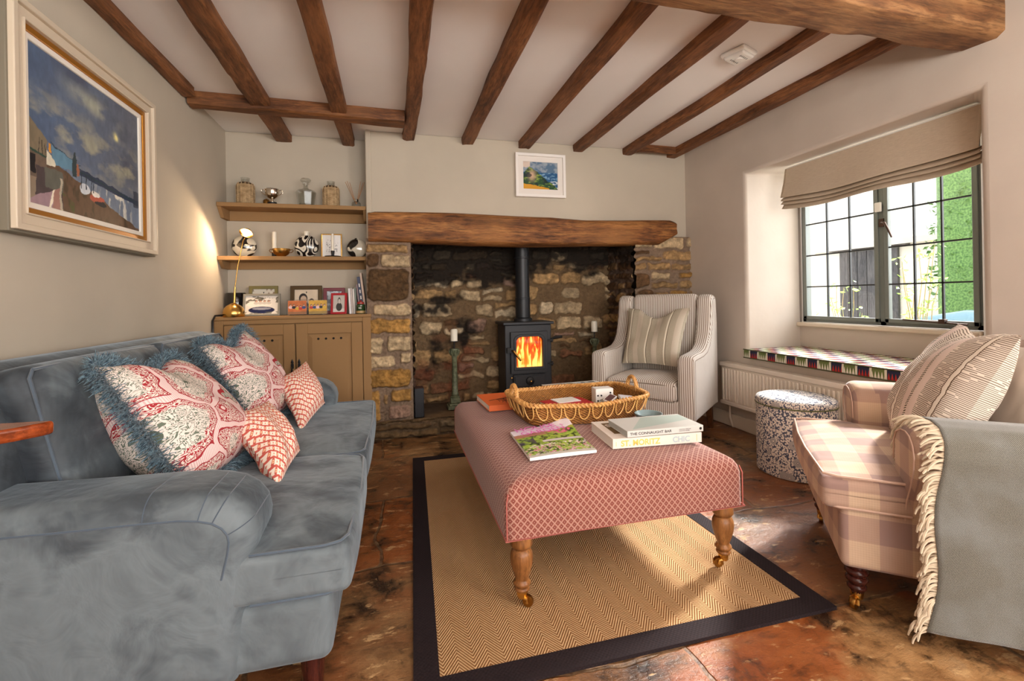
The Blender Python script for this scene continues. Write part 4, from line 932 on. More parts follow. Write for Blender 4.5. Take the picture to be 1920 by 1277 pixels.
def ph_flat(c, c2, seed):
    return lambda X_, Y_: over(col3(c, X_.shape), (fbm(X_*6, Y_*6, seed) > .52)*.8, c2)
def ph_sketch(X_, Y_):
    C = col3(S(232, 230, 228), X_.shape); return over(C, (fbm(X_*14, Y_*14, 8, 2) > .62)*((np.abs(X_-.32) < .14)+(np.abs(X_-.76) < .12))*(np.abs(Y_-.5) < .3)*.7, S(110, 108, 110))
frame(None, 'gilt-edged frame with pencil drawings behind the short candle on the lower shelf', -.435, 3.62, Z2_, .145, .178, .008, BRASS, ph_sketch, .06, matw=.004)
t = thing('candle_on_dark_dish', 'ivory dinner candle in a dark chamber stick in front of the gilt frame', 'candle', (-.42, 3.55, Z2_))
b = B(); b.lathe([(0, .045), (.0085, .045), (.0085, .165), (.003, .170), (0, .17)], (0, 0, 0), 14); b.build('wax', WAX, t)
b = B(); b.lathe([(0, 0), (.052, 0), (.056, .006), (.054, .006), (.012, .004), (.010, .015), (.014, .045), (.008, .045)], (.0, 0, 0), 24); b.build('chamber_stick', IRON, t)
# on the cabinet
t = thing('desk_lamp', 'lit brass dome-based desk lamp leaning in front of the lower shelf', 'lamp', (-1.045, 3.475, Z3_))
b = B(); b.lathe([(0, 0), (.062, 0), (.066, .006), (.066, .03), (.060, .055), (.044, .075), (.022, .088), (.012, .094), (0, .096)], (0, 0, 0), 32); b.build('base', BRASS, t)
P1, P2 = (.004, 0, .09), (.010, 0, .20)
b = B(); b.tube([P1, P2], .0065, 10); b.tube([P2, (.030, -.005, .34), (.058, -.008, .47), (.068, -.010, .515), (.078, -.014, .530)], .0032, 10); b.build('stem', BRASS, t)
hd = B(); Rh = Matrix.Rotation(math.radians(-38), 3, 'X')@Matrix.Rotation(math.radians(8), 3, 'Y')
hd.lathe([(0, .030), (.012, .028), (.030, .020), (.042, .004), (.043, 0), (.040, 0), (.030, .014), (.010, .022)], (0, 0, 0), 32); o = hd.build('lamp_shade', BRASS, t)
HC = Vector((.092, -.030, .563)); o.location = HC; o.rotation_euler = Rh.to_euler()
b = B(); b.lathe([(0, .006), (.030, .006), (.032, .010)], (0, 0, 0), 24); g = b.build('lit_bulb_disc', NT('lamp_led').out((0, 0, 0), .5, emis=S(255, 214, 150), emis_s=14), o)
pw = HC+Vector(t.location)
light('desk_lamp_bulb', 'SPOT', tuple(pw+Vector((0, -.02, -.012))), tuple(pw+Vector((-.30, -.60, -.60))), 5.5, (1, .74, .48), .03, spot_size=math.radians(150), spot_blend=.25)
light('desk_lamp_glow', 'POINT', tuple(pw+Vector((0, -.03, -.02))), tuple(pw), .5, (1, .70, .40), .03)
t = thing('lamp_cord', 'black flex trailing over the left end of the cabinet', 'cord', (-1.128, 3.44, Z3_))
b = B(); b.tube([(.05, .03, .006), (.015, .01, .014), (-.008, -.030, .012), (-.012, -.062, -.02), (-.012, -.066, -.12), (-.01, -.066, -.3)], .006, 8); b.build('flex', BLACK, t)
t = thing('speaker', 'glossy black cylindrical speaker behind the desk lamp', 'speaker', (-1.075, 3.625, Z3_)); b = B(); b.lathe([(0, 0), (.062, 0), (.064, .004), (.064, .158), (.060, .165), (0, .165)], (0, 0, 0), 36); b.build('body', plain('gloss_black', S(12, 12, 16), .12, coat=.5), t)
GILT = plain('gilt_frame', S(74, 56, 30), .4, .6); MAROON = plain('maroon_frame', S(112, 34, 48), .35); REDF = plain('red_frame', S(170, 24, 36), .3); OLIVE = plain('olive_gold_frame', S(122, 112, 66), .45, .3); ACR = plain('clear_acrylic', (.95, .97, .97), .05, trans=.95, ior=1.3); PEWTER = plain('pale_pewter', S(150, 146, 136), .35, .5)
frame(None, 'olive gold photo frame at the back of the cabinet, left', -.905, 3.63, Z3_, .19, .215, .022, OLIVE, ph_flat(S(210, 204, 190), S(120, 90, 70), 4), .15)
frame(None, 'large clear-edged frame with a wedding car photograph', -.89, 3.52, Z3_, .235, .160, .014, PEWTER, ph_car, .28, .02, matw=.002)
frame(None, 'dark gilt frame with a sepia portrait of two people', -.615, 3.61, Z3_, .215, .212, .028, GILT, ph_sepia, .12)
frame(None, 'maroon frame standing behind the small red frame', -.425, 3.62, Z3_, .150, .195, .024, MAROON, ph_flat(S(196, 204, 212), S(110, 116, 124), 7), .14)
frame(None, 'small bright red frame with a black-and-white baby portrait', -.385, 3.535, Z3_, .112, .155, .015, REDF, ph_baby, .2, -.1)
for i, (x, lab, sd) in enumerate(((-.655, 'left clear acrylic frame of the low pair, orange and blue group photo', 2), (-.520, 'right clear acrylic frame of the low pair, people against yellow trees', 5))):
    frame(None, lab, x, 3.505, Z3_, .132, .108, .006, ACR, ph_group(sd, [S(196, 110, 60), S(206, 160, 60)][i]), .06, 0, True)
bx = -.312
for i, (th, h, c, tl, lab) in enumerate(((.014, .185, S(230, 226, 226), .02, 'white magazine at the left of the upright books'), (.010, .188, S(196, 180, 172), .03, 'slim pinkish booklet next to the white magazine'), (.012, .182, S(214, 206, 198), .04, 'slim cream book in the upright row'),
        (.010, .190, S(120, 130, 118), .06, 'slim sage-green book in the upright row'), (.012, .215, S(120, 98, 100), .07, 'slim mauve book in the upright row'), (.020, .270, S(36, 44, 78), .09, 'navy book with white lettering leaning right'), (.014, .300, S(204, 178, 160), .10, 'tallest pale pink book leaning against the chimney side'))):
    t = thing('upright_book', lab, 'book', (bx, 3.62, Z3_), 0, 'upright books on the cabinet'); Rr = (0, tl-.16 if i > 3 else -tl, 0)
    d = .15; b = B(); b.box(0, .0012, -d/2, d/2, 0, h); b.box(th-.0012, th, -d/2, d/2, 0, h); b.box(0, th, -d/2-.001, -d/2+.0008, 0, h); o = b.build('cover', plain('cover_%d' % i, c, .5), t); o.rotation_euler = (0, -.04 if i < 4 else -.11, 0)
    b = B(); b.box(.0013, th-.0013, -d/2+.001, d/2-.003, .003, h-.003); p = b.build('pages', WHITE, t); p.rotation_euler = o.rotation_euler
    if i == 5:
        for k in range(4):
            b = B(); b.box(.006, .014, -d/2-.0016, -d/2-.0009, .06+k*.045, .085+k*.045); q = b.build('spine_print', WHITE, o)
    bx += th+(.0025 if i != 3 else .016)
t = thing('green_jar', 'small dark green glass jar with a red lid in front of the books', 'jar', (-.232, 3.515, Z3_)); b = B(); b.lathe([(0, 0), (.030, 0), (.033, .006), (.033, .062), (.026, .070), (0, .070)], (0, 0, 0), 24); b.build('body', plain('dark_green_glass', S(40, 66, 34), .15, coat=.5), t)
b = B(); b.lathe([(0, .0705), (.024, .0705), (.024, .084), (.010, .088), (.006, .096), (0, .097)], (0, 0, 0), 20); b.build('lid', plain('red_lid', S(170, 50, 40), .4), t)
b = B(); b.lathe([(.0335, 0.004), (.0335, .022)], (0, 0, 0), 24); b.build('gold_band', plain('tan_label', S(170, 140, 90), .5), t)
text('66', 'label_text', WHITE, t, (-.012, -.0342, .036), (PI/2, 0, 0), .02, .0003)
# ------------------------------------------------------------------ paintings
def river(X0_, Y0_):
    X_ = X0_+(fbm(X0_*26, Y0_*20, 71, 3)-.5)*.022; Y_ = Y0_+(fbm(X0_*20, Y0_*30, 73, 3)-.5)*.022
    n = fbm(X_*4+1+Y_*.8, Y_*6, 12, 6); n2 = fbm(X_*8+Y_*2, Y_*13, 15, 6); n3 = fbm(X_*30, Y_*12, 19, 3)
    C = col3(S(78, 98, 128), X_.shape); C = over(C, X_*.9+.1, S(98, 102, 112)); C = over(C, np.clip((n-.40)*4, 0, 1)*np.clip((Y_-.3)*3, 0, 1)*np.clip(X_*2.2, .25, 1)*.85, S(66, 70, 86))
    C = over(C, np.clip((n2-.42)*4, 0, 1)*np.clip(1.15-np.abs(Y_-.46-.12*(1-X_))*4.6, 0, 1)*.8, S(158, 154, 132)); C = over(C, np.clip((n2-.40)*5, 0, 1)*.8*np.exp(-((Y_-.80-.1*(1-X_))/.06)**2)*np.clip(1-np.abs(X_-.52)*3, 0, 1), S(168, 168, 148))
    C = over(C, np.exp(-((X_-.74)**2*1800+(Y_-.71)**2*1400))*1.3, S(226, 216, 150))
    hz = .345-.115*X_
    C = over(C, (Y_ < hz+.035+.03*(n2-.5))*np.clip((X_-.3)*9, 0, 1), S(40, 52, 76))
    wat = (Y_ < hz-.01)*(X_ > .28); C = over(C, wat*1., S(104, 116, 134)); C = over(C, wat*np.clip((n3-.52)*8, 0, 1)*np.exp(-((X_-.72-.2*(.25-Y_))/.14)**2), S(214, 210, 196))
    sh = (Y_ < .31-.36*(X_-.22)*(X_ > .22)-.02*n2)*(X_ < 1.)*(Y_ < hz); C = over(C, sh*1., S(96, 74, 58)*1 if False else np.array(S(96, 74, 58))); C = over(C, sh*np.clip((n3-.55)*6, 0, 1)*.6, S(52, 50, 36))
    C = over(C, ((X_ > .93)*(Y_ < .33+.02*n2)*(Y_ > .2))*.8, S(34, 44, 62))
    C = over(C, (np.abs(Y_-hz-.015) < .007)*(X_ > .16)*(X_ < .95), S(34, 56, 66)); C = over(C, (np.abs(Y_-(.43-.35*(X_-.16))) < .004)*(X_ > .16)*(X_ < .34), S(40, 60, 74)); C = over(C, (np.abs(Y_-(.33+.5*(X_-.34))) < .003)*(X_ > .34)*(X_ < .40), S(40, 60, 74))
    C = over(C, (X_ > .17)*(X_ < .34)*(Y_ < .42-.3*(X_-.17))*(Y_ > .30), S(92, 128, 150)); C = over(C, (np.abs(X_-.345) < .018)*(Y_ < .44)*(Y_ > .27)*((Y_ < .39)+(np.abs(X_-.345) < (.46-Y_)*.2) > 0), S(46, 60, 64))
    C = over(C, (np.abs(X_-.375) < .010)*(Y_ < .36)*(Y_ > .28), S(150, 96, 70))
    b1 = (X_ < .135)*(Y_ < .56-.95*X_)*(Y_ > .16); C = over(C, b1*1., S(120, 108, 88)); C = over(C, b1*(np.abs((X_*55) % 1-.5) < .14)*(Y_ < .48-.6*X_)*(Y_ > .28)*(X_ > .07)*.9, S(48, 42, 40)); C = over(C, b1*(Y_ < .33)*1., S(104, 88, 76)); C = over(C, ((X_ > .02)*(X_ < .055)*(Y_ > .2)*(Y_ < .31))*1., S(26, 24, 30)); C = over(C, b1*(np.abs(Y_-.345+.15*X_) < .008), S(44, 70, 60))
    C = over(C, (np.abs(X_-.155) < .008)*(Y_ < .42)*(Y_ > .36), S(206, 140, 50)); C = over(C, (X_ > .13)*(X_ < .19)*(Y_ < .37-.8*(X_-.13))*(Y_ > .28), S(206, 200, 180))
    C = over(C, (X_ < .06)*(Y_ < .17)*1., S(138, 122, 104)); C = over(C, (X_ > .06)*(X_ < .25)*(Y_ < .25)*1., S(70, 60, 62)); C = over(C, (X_ > .12)*(X_ < .25)*(Y_ > .13)*(Y_ < .26), S(92, 92, 84))
    w1 = (Y_ < .02+.62*X_)*(Y_ < .155)*(X_ < .23); C = over(C, w1*1., S(150, 124, 132)); C = over(C, w1*(X_ > .17)*1., S(150, 110, 100)); C = over(C, w1*(np.abs(X_-.17-.2*(Y_-.1)) < .008), S(222, 210, 190)); C = over(C, (np.abs(X_-.235) < .008)*(Y_ < .22), S(170, 160, 140))
    C = over(C, ell(X_, Y_, .43, .205, .045, .035), S(196, 200, 206)); C = over(C, ell(X_, Y_, .54, .165, .07, .035), S(170, 84, 66)); C = over(C, ell(X_, Y_, .53, .20, .04, .02), S(222, 216, 206)); C = over(C, ell(X_, Y_, .57, .135, .06, .018), S(34, 34, 40))
    for x in (.40, .44, .49, .51): C = over(C, (np.abs(X_-x) < .0035)*(Y_ > .2)*(Y_ < .31), S(34, 44, 56))
    C = over(C, (X_ > .25)*(X_ < .34)*(Y_ < .13-.4*(X_-.25))*np.clip((n2-.45)*5, 0, 1), S(74, 88, 46))
    C *= (1.0+.34*fbm(X_*50, Y_*22, 23, 2))[..., None]; return C
def sea(X0_, Y0_):
    X_ = X0_+(fbm(X0_*14, Y0_*12, 75, 3)-.5)*.05; Y_ = Y0_+(fbm(X0_*12, Y0_*14, 77, 3)-.5)*.05
    n = fbm(X_*6, Y_*6, 32, 4); n2 = fbm(X_*12, Y_*20, 33, 4)
    C = col3(S(86, 112, 138), X_.shape); C = over(C, np.clip((n-.5)*6, 0, 1)*(Y_ > .6), S(150, 160, 170)); C = over(C, (Y_ < .62)*1., S(34, 84, 128)); C = over(C, (Y_ < .62)*np.clip((n2-.55)*8, 0, 1), S(120, 160, 190))
    C = over(C, ((X_ > .75)*(Y_ < .3)*np.clip((n2-.4)*6, 0, 1)), S(220, 226, 226)); C = over(C, ((X_ < .2)*(Y_ > .8))*.8, S(226, 200, 180))
    hl = Y_ < .88-.95*np.abs(X_-.18)*(X_ > .18)-1.6*(.18-X_)*(X_ < .18)-.1*n; C = over(C, hl*1., S(38, 74, 44)); C = over(C, hl*np.clip((n2-.54)*8, 0, 1), S(124, 150, 60)); C = over(C, hl*np.exp(-((X_-.25)/.1)**2-((Y_-.5)/.18)**2), S(206, 170, 140)); C = over(C, hl*np.clip((n-.56)*9, 0, 1)*.8, S(20, 34, 44))
    C = over(C, (Y_ < .2-.2*X_+.05*(n-.5))*(X_ < .75), S(210, 150, 36)); return C
t = thing('river_painting', 'large framed oil painting of a grey river with moored boats on the left wall', 'painting', (-1.13, 2.125, 1.228), PI/2)
# local x runs along the wall (world +Y), local -y faces the room
FW = plain('limed_cream_frame', S(206, 190, 168), .5); FG = plain('gilt_slip', S(176, 118, 40), .35, .6); FL = plain('white_linen_slip', S(232, 224, 212), .7); FO = plain('grey_outer_edge', S(120, 112, 96), .6)
W_, H_ = .870, .732
def rr(o, i, y0, y1, nm, mat):
    b = B(); ring(b, [(-W_/2+o, o), (W_/2-o, o), (W_/2-o, H_-o), (-W_/2+o, H_-o)], [(-W_/2+i, i), (W_/2-i, i), (W_/2-i, H_-i), (-W_/2+i, H_-i)], y0, y1); return b.build(nm, mat, t, bevel=.003)
rr(0, .012, -.030, .018, 'frame_edge', FO); rr(.008, .028, -.046, .0, 'frame_outer_moulding', FW); rr(.028, .062, -.034, .0, 'frame_inner_moulding', FW); rr(.060, .066, -.040, .0, 'frame_bead', FW); rr(.066, .086, -.026, .0, 'gilt_slip', FG); rr(.086, .106, -.020, .0, 'white_slip', FL)
cv = pic('canvas', W_-.205, H_-.205, river, t, (0, -.012, .1025), (0, 0, 0), 340, 280, PAINT)
b = B(); b.box(-W_/2+.02, W_/2-.02, -.008, .012, .02, H_-.02); b.build('backboard', FO, t)
t = thing('seascape_painting', 'small white-framed painting of a green headland and blue sea above the mantel', 'painting', (1.150, 3.485, 1.797))
W_, H_ = .416, .345; WF = plain('white_frame', S(238, 232, 226), .4)
rr(0, .022, -.024, .010, 'frame', WF); rr(.022, .065, -.012, .008, 'mount', plain('off_white_mount', S(230, 222, 214), .8)); pic('canvas', W_-.13, H_-.13, sea, t, (0, -.006, .065), (0, 0, 0), 150, 120, PAINT)
b = B(); b.box(-W_/2+.01, W_/2-.01, .002, .012, .01, H_-.01); b.build('backboard', WF, t)
# ------------------------------------------------------------------ rug
def strip(bb, P, z=.008):
    bb.add([(x, y, 0) for x, y in P]+[(x, y, z) for x, y in P], [(4, 5, 6, 7), (0, 1, 5, 4), (1, 2, 6, 5), (2, 3, 7, 6), (3, 0, 4, 7)])
t = thing('rug', 'herringbone sisal rug with a dark brown tape border under the ottoman', 'rug', (.70, 2.05, .0005))
o4 = [(.03, 1.15), (1.335, 1.15), (1.32, 2.93), (.10, 2.945)]; c4 = [(-.67, -.90), (.635, -.90), (.62, .88), (-.60, .895)]
def inset(P, d):
    n = len(P); out = []
    for i in range(n):
        a, b_, c = Vector(P[i-1]), Vector(P[i]), Vector(P[(i+1) % n]); d1 = (b_-a).normalized(); d2 = (c-b_).normalized()
        n1 = Vector((-d1.y, d1.x)); n2 = Vector((-d2.y, d2.x)); m = (n1+n2).normalized(); out.append(tuple(b_+m*(d/max(.3, m.dot(n1)))))
    return out
i4 = inset(c4, .068); b = B(); strip(b, i4, .009); b.build('sisal_field', RUG, t, angle=20)
b = B()
for k in range(4): strip(b, [c4[k], c4[(k+1) % 4], i4[(k+1) % 4], i4[k]], .0105)
b.build('tape_border', BORDER, t, angle=20)
# ------------------------------------------------------------------ helpers for upholstery
def ringloft(bb, hx, hy, rc, prof, c=(0, 0, 0), q=6, m=10):
    """stack of rounded rectangles; prof = [(inset, z)]"""
    vs = []; N = None
    for ins, z in prof:
        r = max(.0, rc-ins*.6); ax, ay = max(hx-ins, .001), max(hy-ins, .001); r = min(max(r, .004), ax, ay); ring_ = []
        for (sx, sy, a0) in ((1, 1, 0), (-1, 1, PI/2), (-1, -1, PI), (1, -1, 1.5*PI)):
            for k in range(q+1):
                a = a0+PI/2*k/q; ring_.append((sx*(ax-r)+r*math.cos(a), sy*(ay-r)+r*math.sin(a)))
            nx_ = {(1, 1): (-(ax-r), ay), (-1, 1): (-ax, -(ay-r)), (-1, -1): (ax-r, -ay), (1, -1): (ax, ay-r)}[(sx, sy)]
            l = ring_[-1]
            for k in range(1, m): ring_.append((l[0]+(nx_[0]-l[0])*k/m, l[1]+(nx_[1]-l[1])*k/m))
        N = len(ring_); vs += [(c[0]+x, c[1]+y, c[2]+z) for x, y in ring_]
    fs = [(i*N+k, i*N+(k+1) % N, (i+1)*N+(k+1) % N, (i+1)*N+k) for i in range(len(prof)-1) for k in range(N)]
    fs += [tuple(range(N))[::-1], tuple((len(prof)-1)*N+k for k in range(N))]
    return bb.add(vs, fs)
def pillow(bb, TL, TR, BR, BL, T, pinch=.07, chop=0, n=26, uvs=1.0, sag=0, back=1.0, seed=1, wr=.012):
    TL, TR, BR, BL = map(Vector, (TL, TR, BR, BL)); nrm = (TR-TL).cross(BL-TL).normalized()*-1
    for side in (1, -1):
        def fn(u, v):
            a, c = 2*u-1, 2*v-1
            aa = a*(1-pinch*(1-c*c)); cc = c*(1-pinch*(1-a*a)); uu, vv = (aa+1)/2, (cc+1)/2
            if chop: vv = vv-chop*max(0, 1-(a/.62)**2)**1.5*(vv**3)
            p = (BL*(1-uu)+BR*uu)*(1-vv)+(TL*(1-uu)+TR*uu)*vv
            f = max(0, (1-abs(a)**2.6)*(1-abs(c)**2.6))**.62
            if chop: f *= 1-.55*chop*6*max(0, 1-(a/.4)**2)*max(0, v-.45)
            f *= 1+.18*(.4-v)
            q = (vnoise(np.array([u*4+seed]), np.array([v*4.0]), seed)[0]-.5)*wr*2*min(1, f*2)+(vnoise(np.array([u*9]), np.array([v*3.0+a*2]), seed+4)[0]-.5)*wr*min(1, f*2)
            return p+nrm*side*(T*f*(1 if side > 0 else back)+q)
        bb.grid(fn, n, n, uvs=(uvs, uvs))
        if side < 0:
            k = (n+1)**2; bb.f[-n*n:] = [f[::-1] for f in bb.f[-n*n:]]
    return bb
def pillow_edge(TL, TR, BR, BL, pinch=.07, chop=0, n=26):
    TL, TR, BR, BL = map(Vector, (TL, TR, BR, BL)); pts = []
    def P(u, v):
        a, c = 2*u-1, 2*v-1; aa = a*(1-pinch*(1-c*c)); cc = c*(1-pinch*(1-a*a)); uu, vv = (aa+1)/2, (cc+1)/2
        if chop: vv = vv-chop*max(0, 1-(a/.62)**2)**1.5*(vv**3)
        return (BL*(1-uu)+BR*uu)*(1-vv)+(TL*(1-uu)+TR*uu)*vv
    for k in range(n): pts.append(P(k/n, 0))
    for k in range(n): pts.append(P(1, k/n))
    for k in range(n): pts.append(P(1-k/n, 1))
    for k in range(n): pts.append(P(0, 1-k/n))
    return pts
def leg_turned(prof, mat, parent, x, y, nm='leg'):
    b = B(); b.lathe(prof, (x, y, 0), 28); return b.build(nm, mat, parent, angle=60)
def caster(leg, x, y, z1, rz, r=.017, par=None):
    b = B(); b.lathe([(.019, z1+.004), (.0195, z1), (.0165, z1-.022), (.014, z1-.026), (0, z1-.027)], (x, y, 0), 20)
    d = Vector((math.cos(rz), math.sin(rz), 0)); s_ = Vector((-d.y, d.x, 0)); c = Vector((x, y, 0))+d*.020
    for k in (-1, 1): b.tube([Vector((x, y, z1-.022))+s_*.006*k, c+s_*.010*k+Vector((0, 0, r+.012)), c+s_*.010*k+Vector((0, 0, r))], [.006, .005, .006], 8)
    b.tube([c+s_*-.013+Vector((0, 0, r)), c+s_*.013+Vector((0, 0, r))], .004, 8)
    o = b.build('caster', BRASS, leg); b = B(); R = Matrix.Rotation(rz+PI/2, 3, 'Z'); w = B(); w.lathe([(0, -.007), (r, -.007), (r+.001, -.004), (r+.001, .004), (r, .007), (0, .007)], (0, 0, 0), 20, ax='x')
    w.v = [tuple(R@Vector(v)+c+Vector((0, 0, r+.001))) for v in w.v]; w.build('caster_wheel', BRASSD, leg); return o
# ------------------------------------------------------------------ ottoman
t = thing('ottoman', 'large footstool covered in red diamond weave on turned legs', 'ottoman', (.77, 2.03, .0115), math.radians(0))
prof = [(.01, .226), (.0, .228), (0, .30), (.001, .345), (.007, .368), (.020, .386), (.04, .398), (.07, .405), (.12, .411), (.20, .417), (.30, .421), (.42, .423)]
b = B(); ringloft(b, .442, .632, .030, prof, m=24, q=5); b.build('upholstered_top', OTTO, t, angle=60)
b = B()
for z in (.2275,): b.tube([(sx*.4425, sy*.6325, z) for sx, sy in ((-1, -1), (1, -1), (1, 1), (-1, 1))], .003, 6, closed=True)
for sx, sy in ((-1, -1), (1, -1), (1, 1), (-1, 1)):
    b.tube([(sx*.438, sy*.628, z) for z in (.228, .28, .345)]+[(sx*.431, sy*.621, .370)], .0022, 6)
b.build('piping', plain('red_woven_piping', S(176, 96, 86), .8), t)
LP = [(.034, .226), (.036, .210), (.037, .200), (.032, .192), (.027, .189), (.026, .186), (.031, .182), (.036, .170), (.0375, .155), (.036, .138), (.030, .115), (.024, .098), (.021, .088), (.022, .085), (.027, .080), (.029, .075), (.027, .070), (.022, .067), (.021, .062), (.025, .059), (.025, .055), (.020, .050), (.018, .048)]
for x, y, rz in ((-.385, -.60, -.6), (.375, -.60, 2.9), (-.345, .555, -.9), (.385, .575, .8)):
    l = leg_turned(LP, TURN, t, x, y); caster(l, x, y, .052, rz)
# ------------------------------------------------------------------ sofa
SX, SY = -.62, 2.02
t = thing('sofa', 'blue-grey velvet two-seat sofa with rolled arms along the left wall', 'sofa', (SX, SY, 0))
def ch(o):
    if o.parent and o.parent.name == 'sofa': o.location = (-SX, -SY, 0)
    return o
armp = [(-1.12, .13), (-.365, .13), (-.348, .27), (-.333, .375), (-.320, .43), (-.316, .468), (-.323, .502), (-.344, .533), (-.376, .556), (-.415, .569), (-.46, .576), (-.53, .579), (-.66, .581), (-.80, .585), (-.95, .590), (-1.12, .595)]
def dens(P, k=2):
    out = []
    for i in range(len(P)):
        a, c = Vector(P[i]), Vector(P[(i+1) % len(P)]); out.append(tuple(a)); m = max(1, int((c-a).length/.06))
        for j in range(1, m): out.append(tuple(a+(c-a)*j/m))
    return out
for nm, a, c in (('near', 1.155, 1.375), ('far', 2.655, 2.87)):
    b = B(); b.loft(dens(armp), a, c, .052, 'y', seg=8); ao = ch(b.build('arm', VELVET, t, angle=50))
    for yy in (a+.003, c-.003):
        b = B(); N = len(armp); pts = []
        for i in range(3, N-1):
            p, q, r_ = Vector(armp[i-1]), Vector(armp[i]), Vector(armp[i+1]); d = (r_-p).normalized(); nn = Vector((-d.y, d.x)); pts.append(q+nn*.050)
        b.tube([(p.x, yy-.002, p.y) for p in pts], .0028, 6); ch(b.build('arm_piping', VPIPE, ao))
    # pleat seams fanned over the front of the arm
    for k in (6, 8, 9, 11):
        b = B(); p, q, r_ = Vector(armp[k-1]), Vector(armp[k]), Vector(armp[k+1]); d = (r_-p).normalized(); nn = Vector((-d.y, d.x)); pt = []
        for s_ in range(9):
            th = PI/2*s_/8; yy = a+.052*(1-math.cos(th)); ins = .052*(1-math.sin(th)); w_ = q+nn*(ins-.0005); pt.append((w_.x, yy, w_.y))
        pt.append((q.x, c-.055, q.y)); b.tube(pt, .0014, 5); ch(b.build('pleat_seam', VPIPE, ao))
b = B(); b.rbox((-.63, 2.015, .215), (.945, 1.655, .17), .028, n=10, k=3); ch(b.build('base', VELVET, t))
backp = [(-1.125, .14), (-.80, .14), (-.84, .50), (-.885, .70), (-.915, .79), (-.95, .835), (-1.0, .855), (-1.06, .853), (-1.105, .83), (-1.125, .78)]
b = B(); b.loft(dens(backp), 1.20, 2.86, .07, 'y', seg=6); ch(b.build('back', VELVET, t, angle=60))
def seatc(y0, y1, nm):
    b = B(); cy = (y0+y1)/2; X0, X1 = -.86, -.112
    def pf(o):
        o = o.copy(); f = 1-(2*abs(o.y)/(y1-y0))**4; o.x += (.010*f if o.x > .3 else 0); e = vnoise(np.array([(o.x+5)*5]), np.array([(o.y+cy+5)*5]), 7)[0]-.5
        if o.z > 0: o.z += e*.014
        return o
    b.rbox(((X0+X1)/2, cy, .362), (X1-X0, y1-y0, .118), .020, puff=(.034, .0), n=16, k=4, pf=pf); s = ch(b.build('seat_cushion', VELVET, t))
    for z in (.413, .312):
        h = .012; b = B(); P_ = [(-.33, y0+.006), (X1-.055, y0+.006), (X1-.022, y0+.018), (X1-.006, y0+.05), (X1+.004, cy), (X1-.006, y1-.05), (X1-.022, y1-.018), (X1-.055, y1-.006), (-.4, y1-.006)]
        zz_ = z+(.008 if z > .36 else -.006); b.tube([(x, y, zz_) for x, y in P_], .0038, 6); ch(b.build('cushion_piping', VPIPE, s))
seatc(1.165, 1.842, 'a'); seatc(1.845, 2.80, 'b')
Rb = Matrix.Rotation(math.radians(-13), 3, 'Y')
for y0, y1 in ((1.36, 2.01), (2.015, 2.67)):
    b = B()
    def pf(o):
        o = o.copy(); e = vnoise(np.array([(o.y+y0+5)*5]), np.array([(o.z+5)*4]), 9)[0]-.5; o.x += e*.025; 
        if o.x > 0: o.x += .03*max(0, 1-(2*o.y/.66)**2)*max(0, 1-(2*(o.z+.03)/.46)**2)
        return o
    b.rbox((-.865, (y0+y1)/2, .635), (.13, y1-y0, .44), .05, n=12, k=4, rot=Rb, pf=pf); s = ch(b.build('back_cushion', VELVET, t))
    b = B(); hh = .205; xs = .050
    P_ = [(xs, y0+.012, -.17), (xs, y0+.010, 0), (xs, y0+.012, hh-.02), (xs, y0+.03, hh), (xs+.004, (y0+y1)/2, hh+.004), (xs, y1-.03, hh), (xs, y1-.012, hh-.02), (xs, y1-.010, 0)]
    b.tube([Rb@Vector((x, y-(y0+y1)/2, z))+Vector((-.865, (y0+y1)/2, .635)) for x, y, z in P_], .0042, 6); ch(b.build('cushion_piping', VPIPE, s))
for x, y in ((-.215, 1.27), (-.215, 2.77), (-1.02, 1.27), (-1.02, 2.77)):
    b = B(); b.lathe([(.021, .0), (.022, .004), (.030, .10), (.033, .135)], (x, y, 0), 20); ch(b.build('leg', MAHOG, t, angle=50))
# sofa cushions
TEAL = NT('slate_blue_brush_fringe'); _f = TEAL.noise(sc=120, det=2); TEALM = TEAL.out(TEAL.mix(TEAL.step(_f, .35, .65), S(32, 54, 72), S(118, 148, 162)), .7, sheen=.3)
def fringe(bb, pts, cen, n, L, seed, w_=.0022):
    R = random.Random(seed); N = len(pts)
    for _ in range(n):
        i = R.randrange(N); f = R.random(); p = pts[i].lerp(pts[(i+1) % N], f); tng = (pts[(i+1) % N]-pts[i]).normalized(); out = (p-cen).normalized(); out = (out-tng*out.dot(tng)).normalized(); nn = tng.cross(out)
        a = R.gauss(0, .75); d = (out*math.cos(a)+nn*math.sin(a)+tng*R.gauss(0, .25)).normalized(); l = L*R.uniform(.7, 1.1); s_ = d.cross(Vector([R.gauss(0, 1) for _ in range(3)])).normalized()*w_*.5
        p = p+nn*R.gauss(0, .003); m = p+d*l*.55; e = p+d*l+Vector((0, 0, -.004))
        bb.add([p-s_, p+s_, m+s_, m-s_, e+s_*.5, e-s_*.5], [(0, 1, 2, 3), (3, 2, 4, 5)])
def scatter(name, lab, C4, T, mat, uvs, fr=False, chop=0, pinch=.07, seed=1, **kw):
    c0 = sum((Vector(c) for c in C4), Vector())/4; base = Vector((c0.x, c0.y, min(c[2] for c in C4)))
    t = thing(name, lab, 'cushion', base, 0, kw.get('group')); L = [Vector(c)-base for c in C4]
    b = B(); pillow(b, *L, T, pinch, chop, uvs=uvs, seed=seed, n=30, back=kw.get('back', 1.0)); o = b.build('cushion_cover', mat, t, angle=75)
    e = pillow_edge(*L, pinch, chop)
    if fr: b = B(); fringe(b, e, c0-base, 6500, .044, seed); tag(b.build('brush_fringe', TEALM, t, angle=0), kind='stuff')
    return t, e
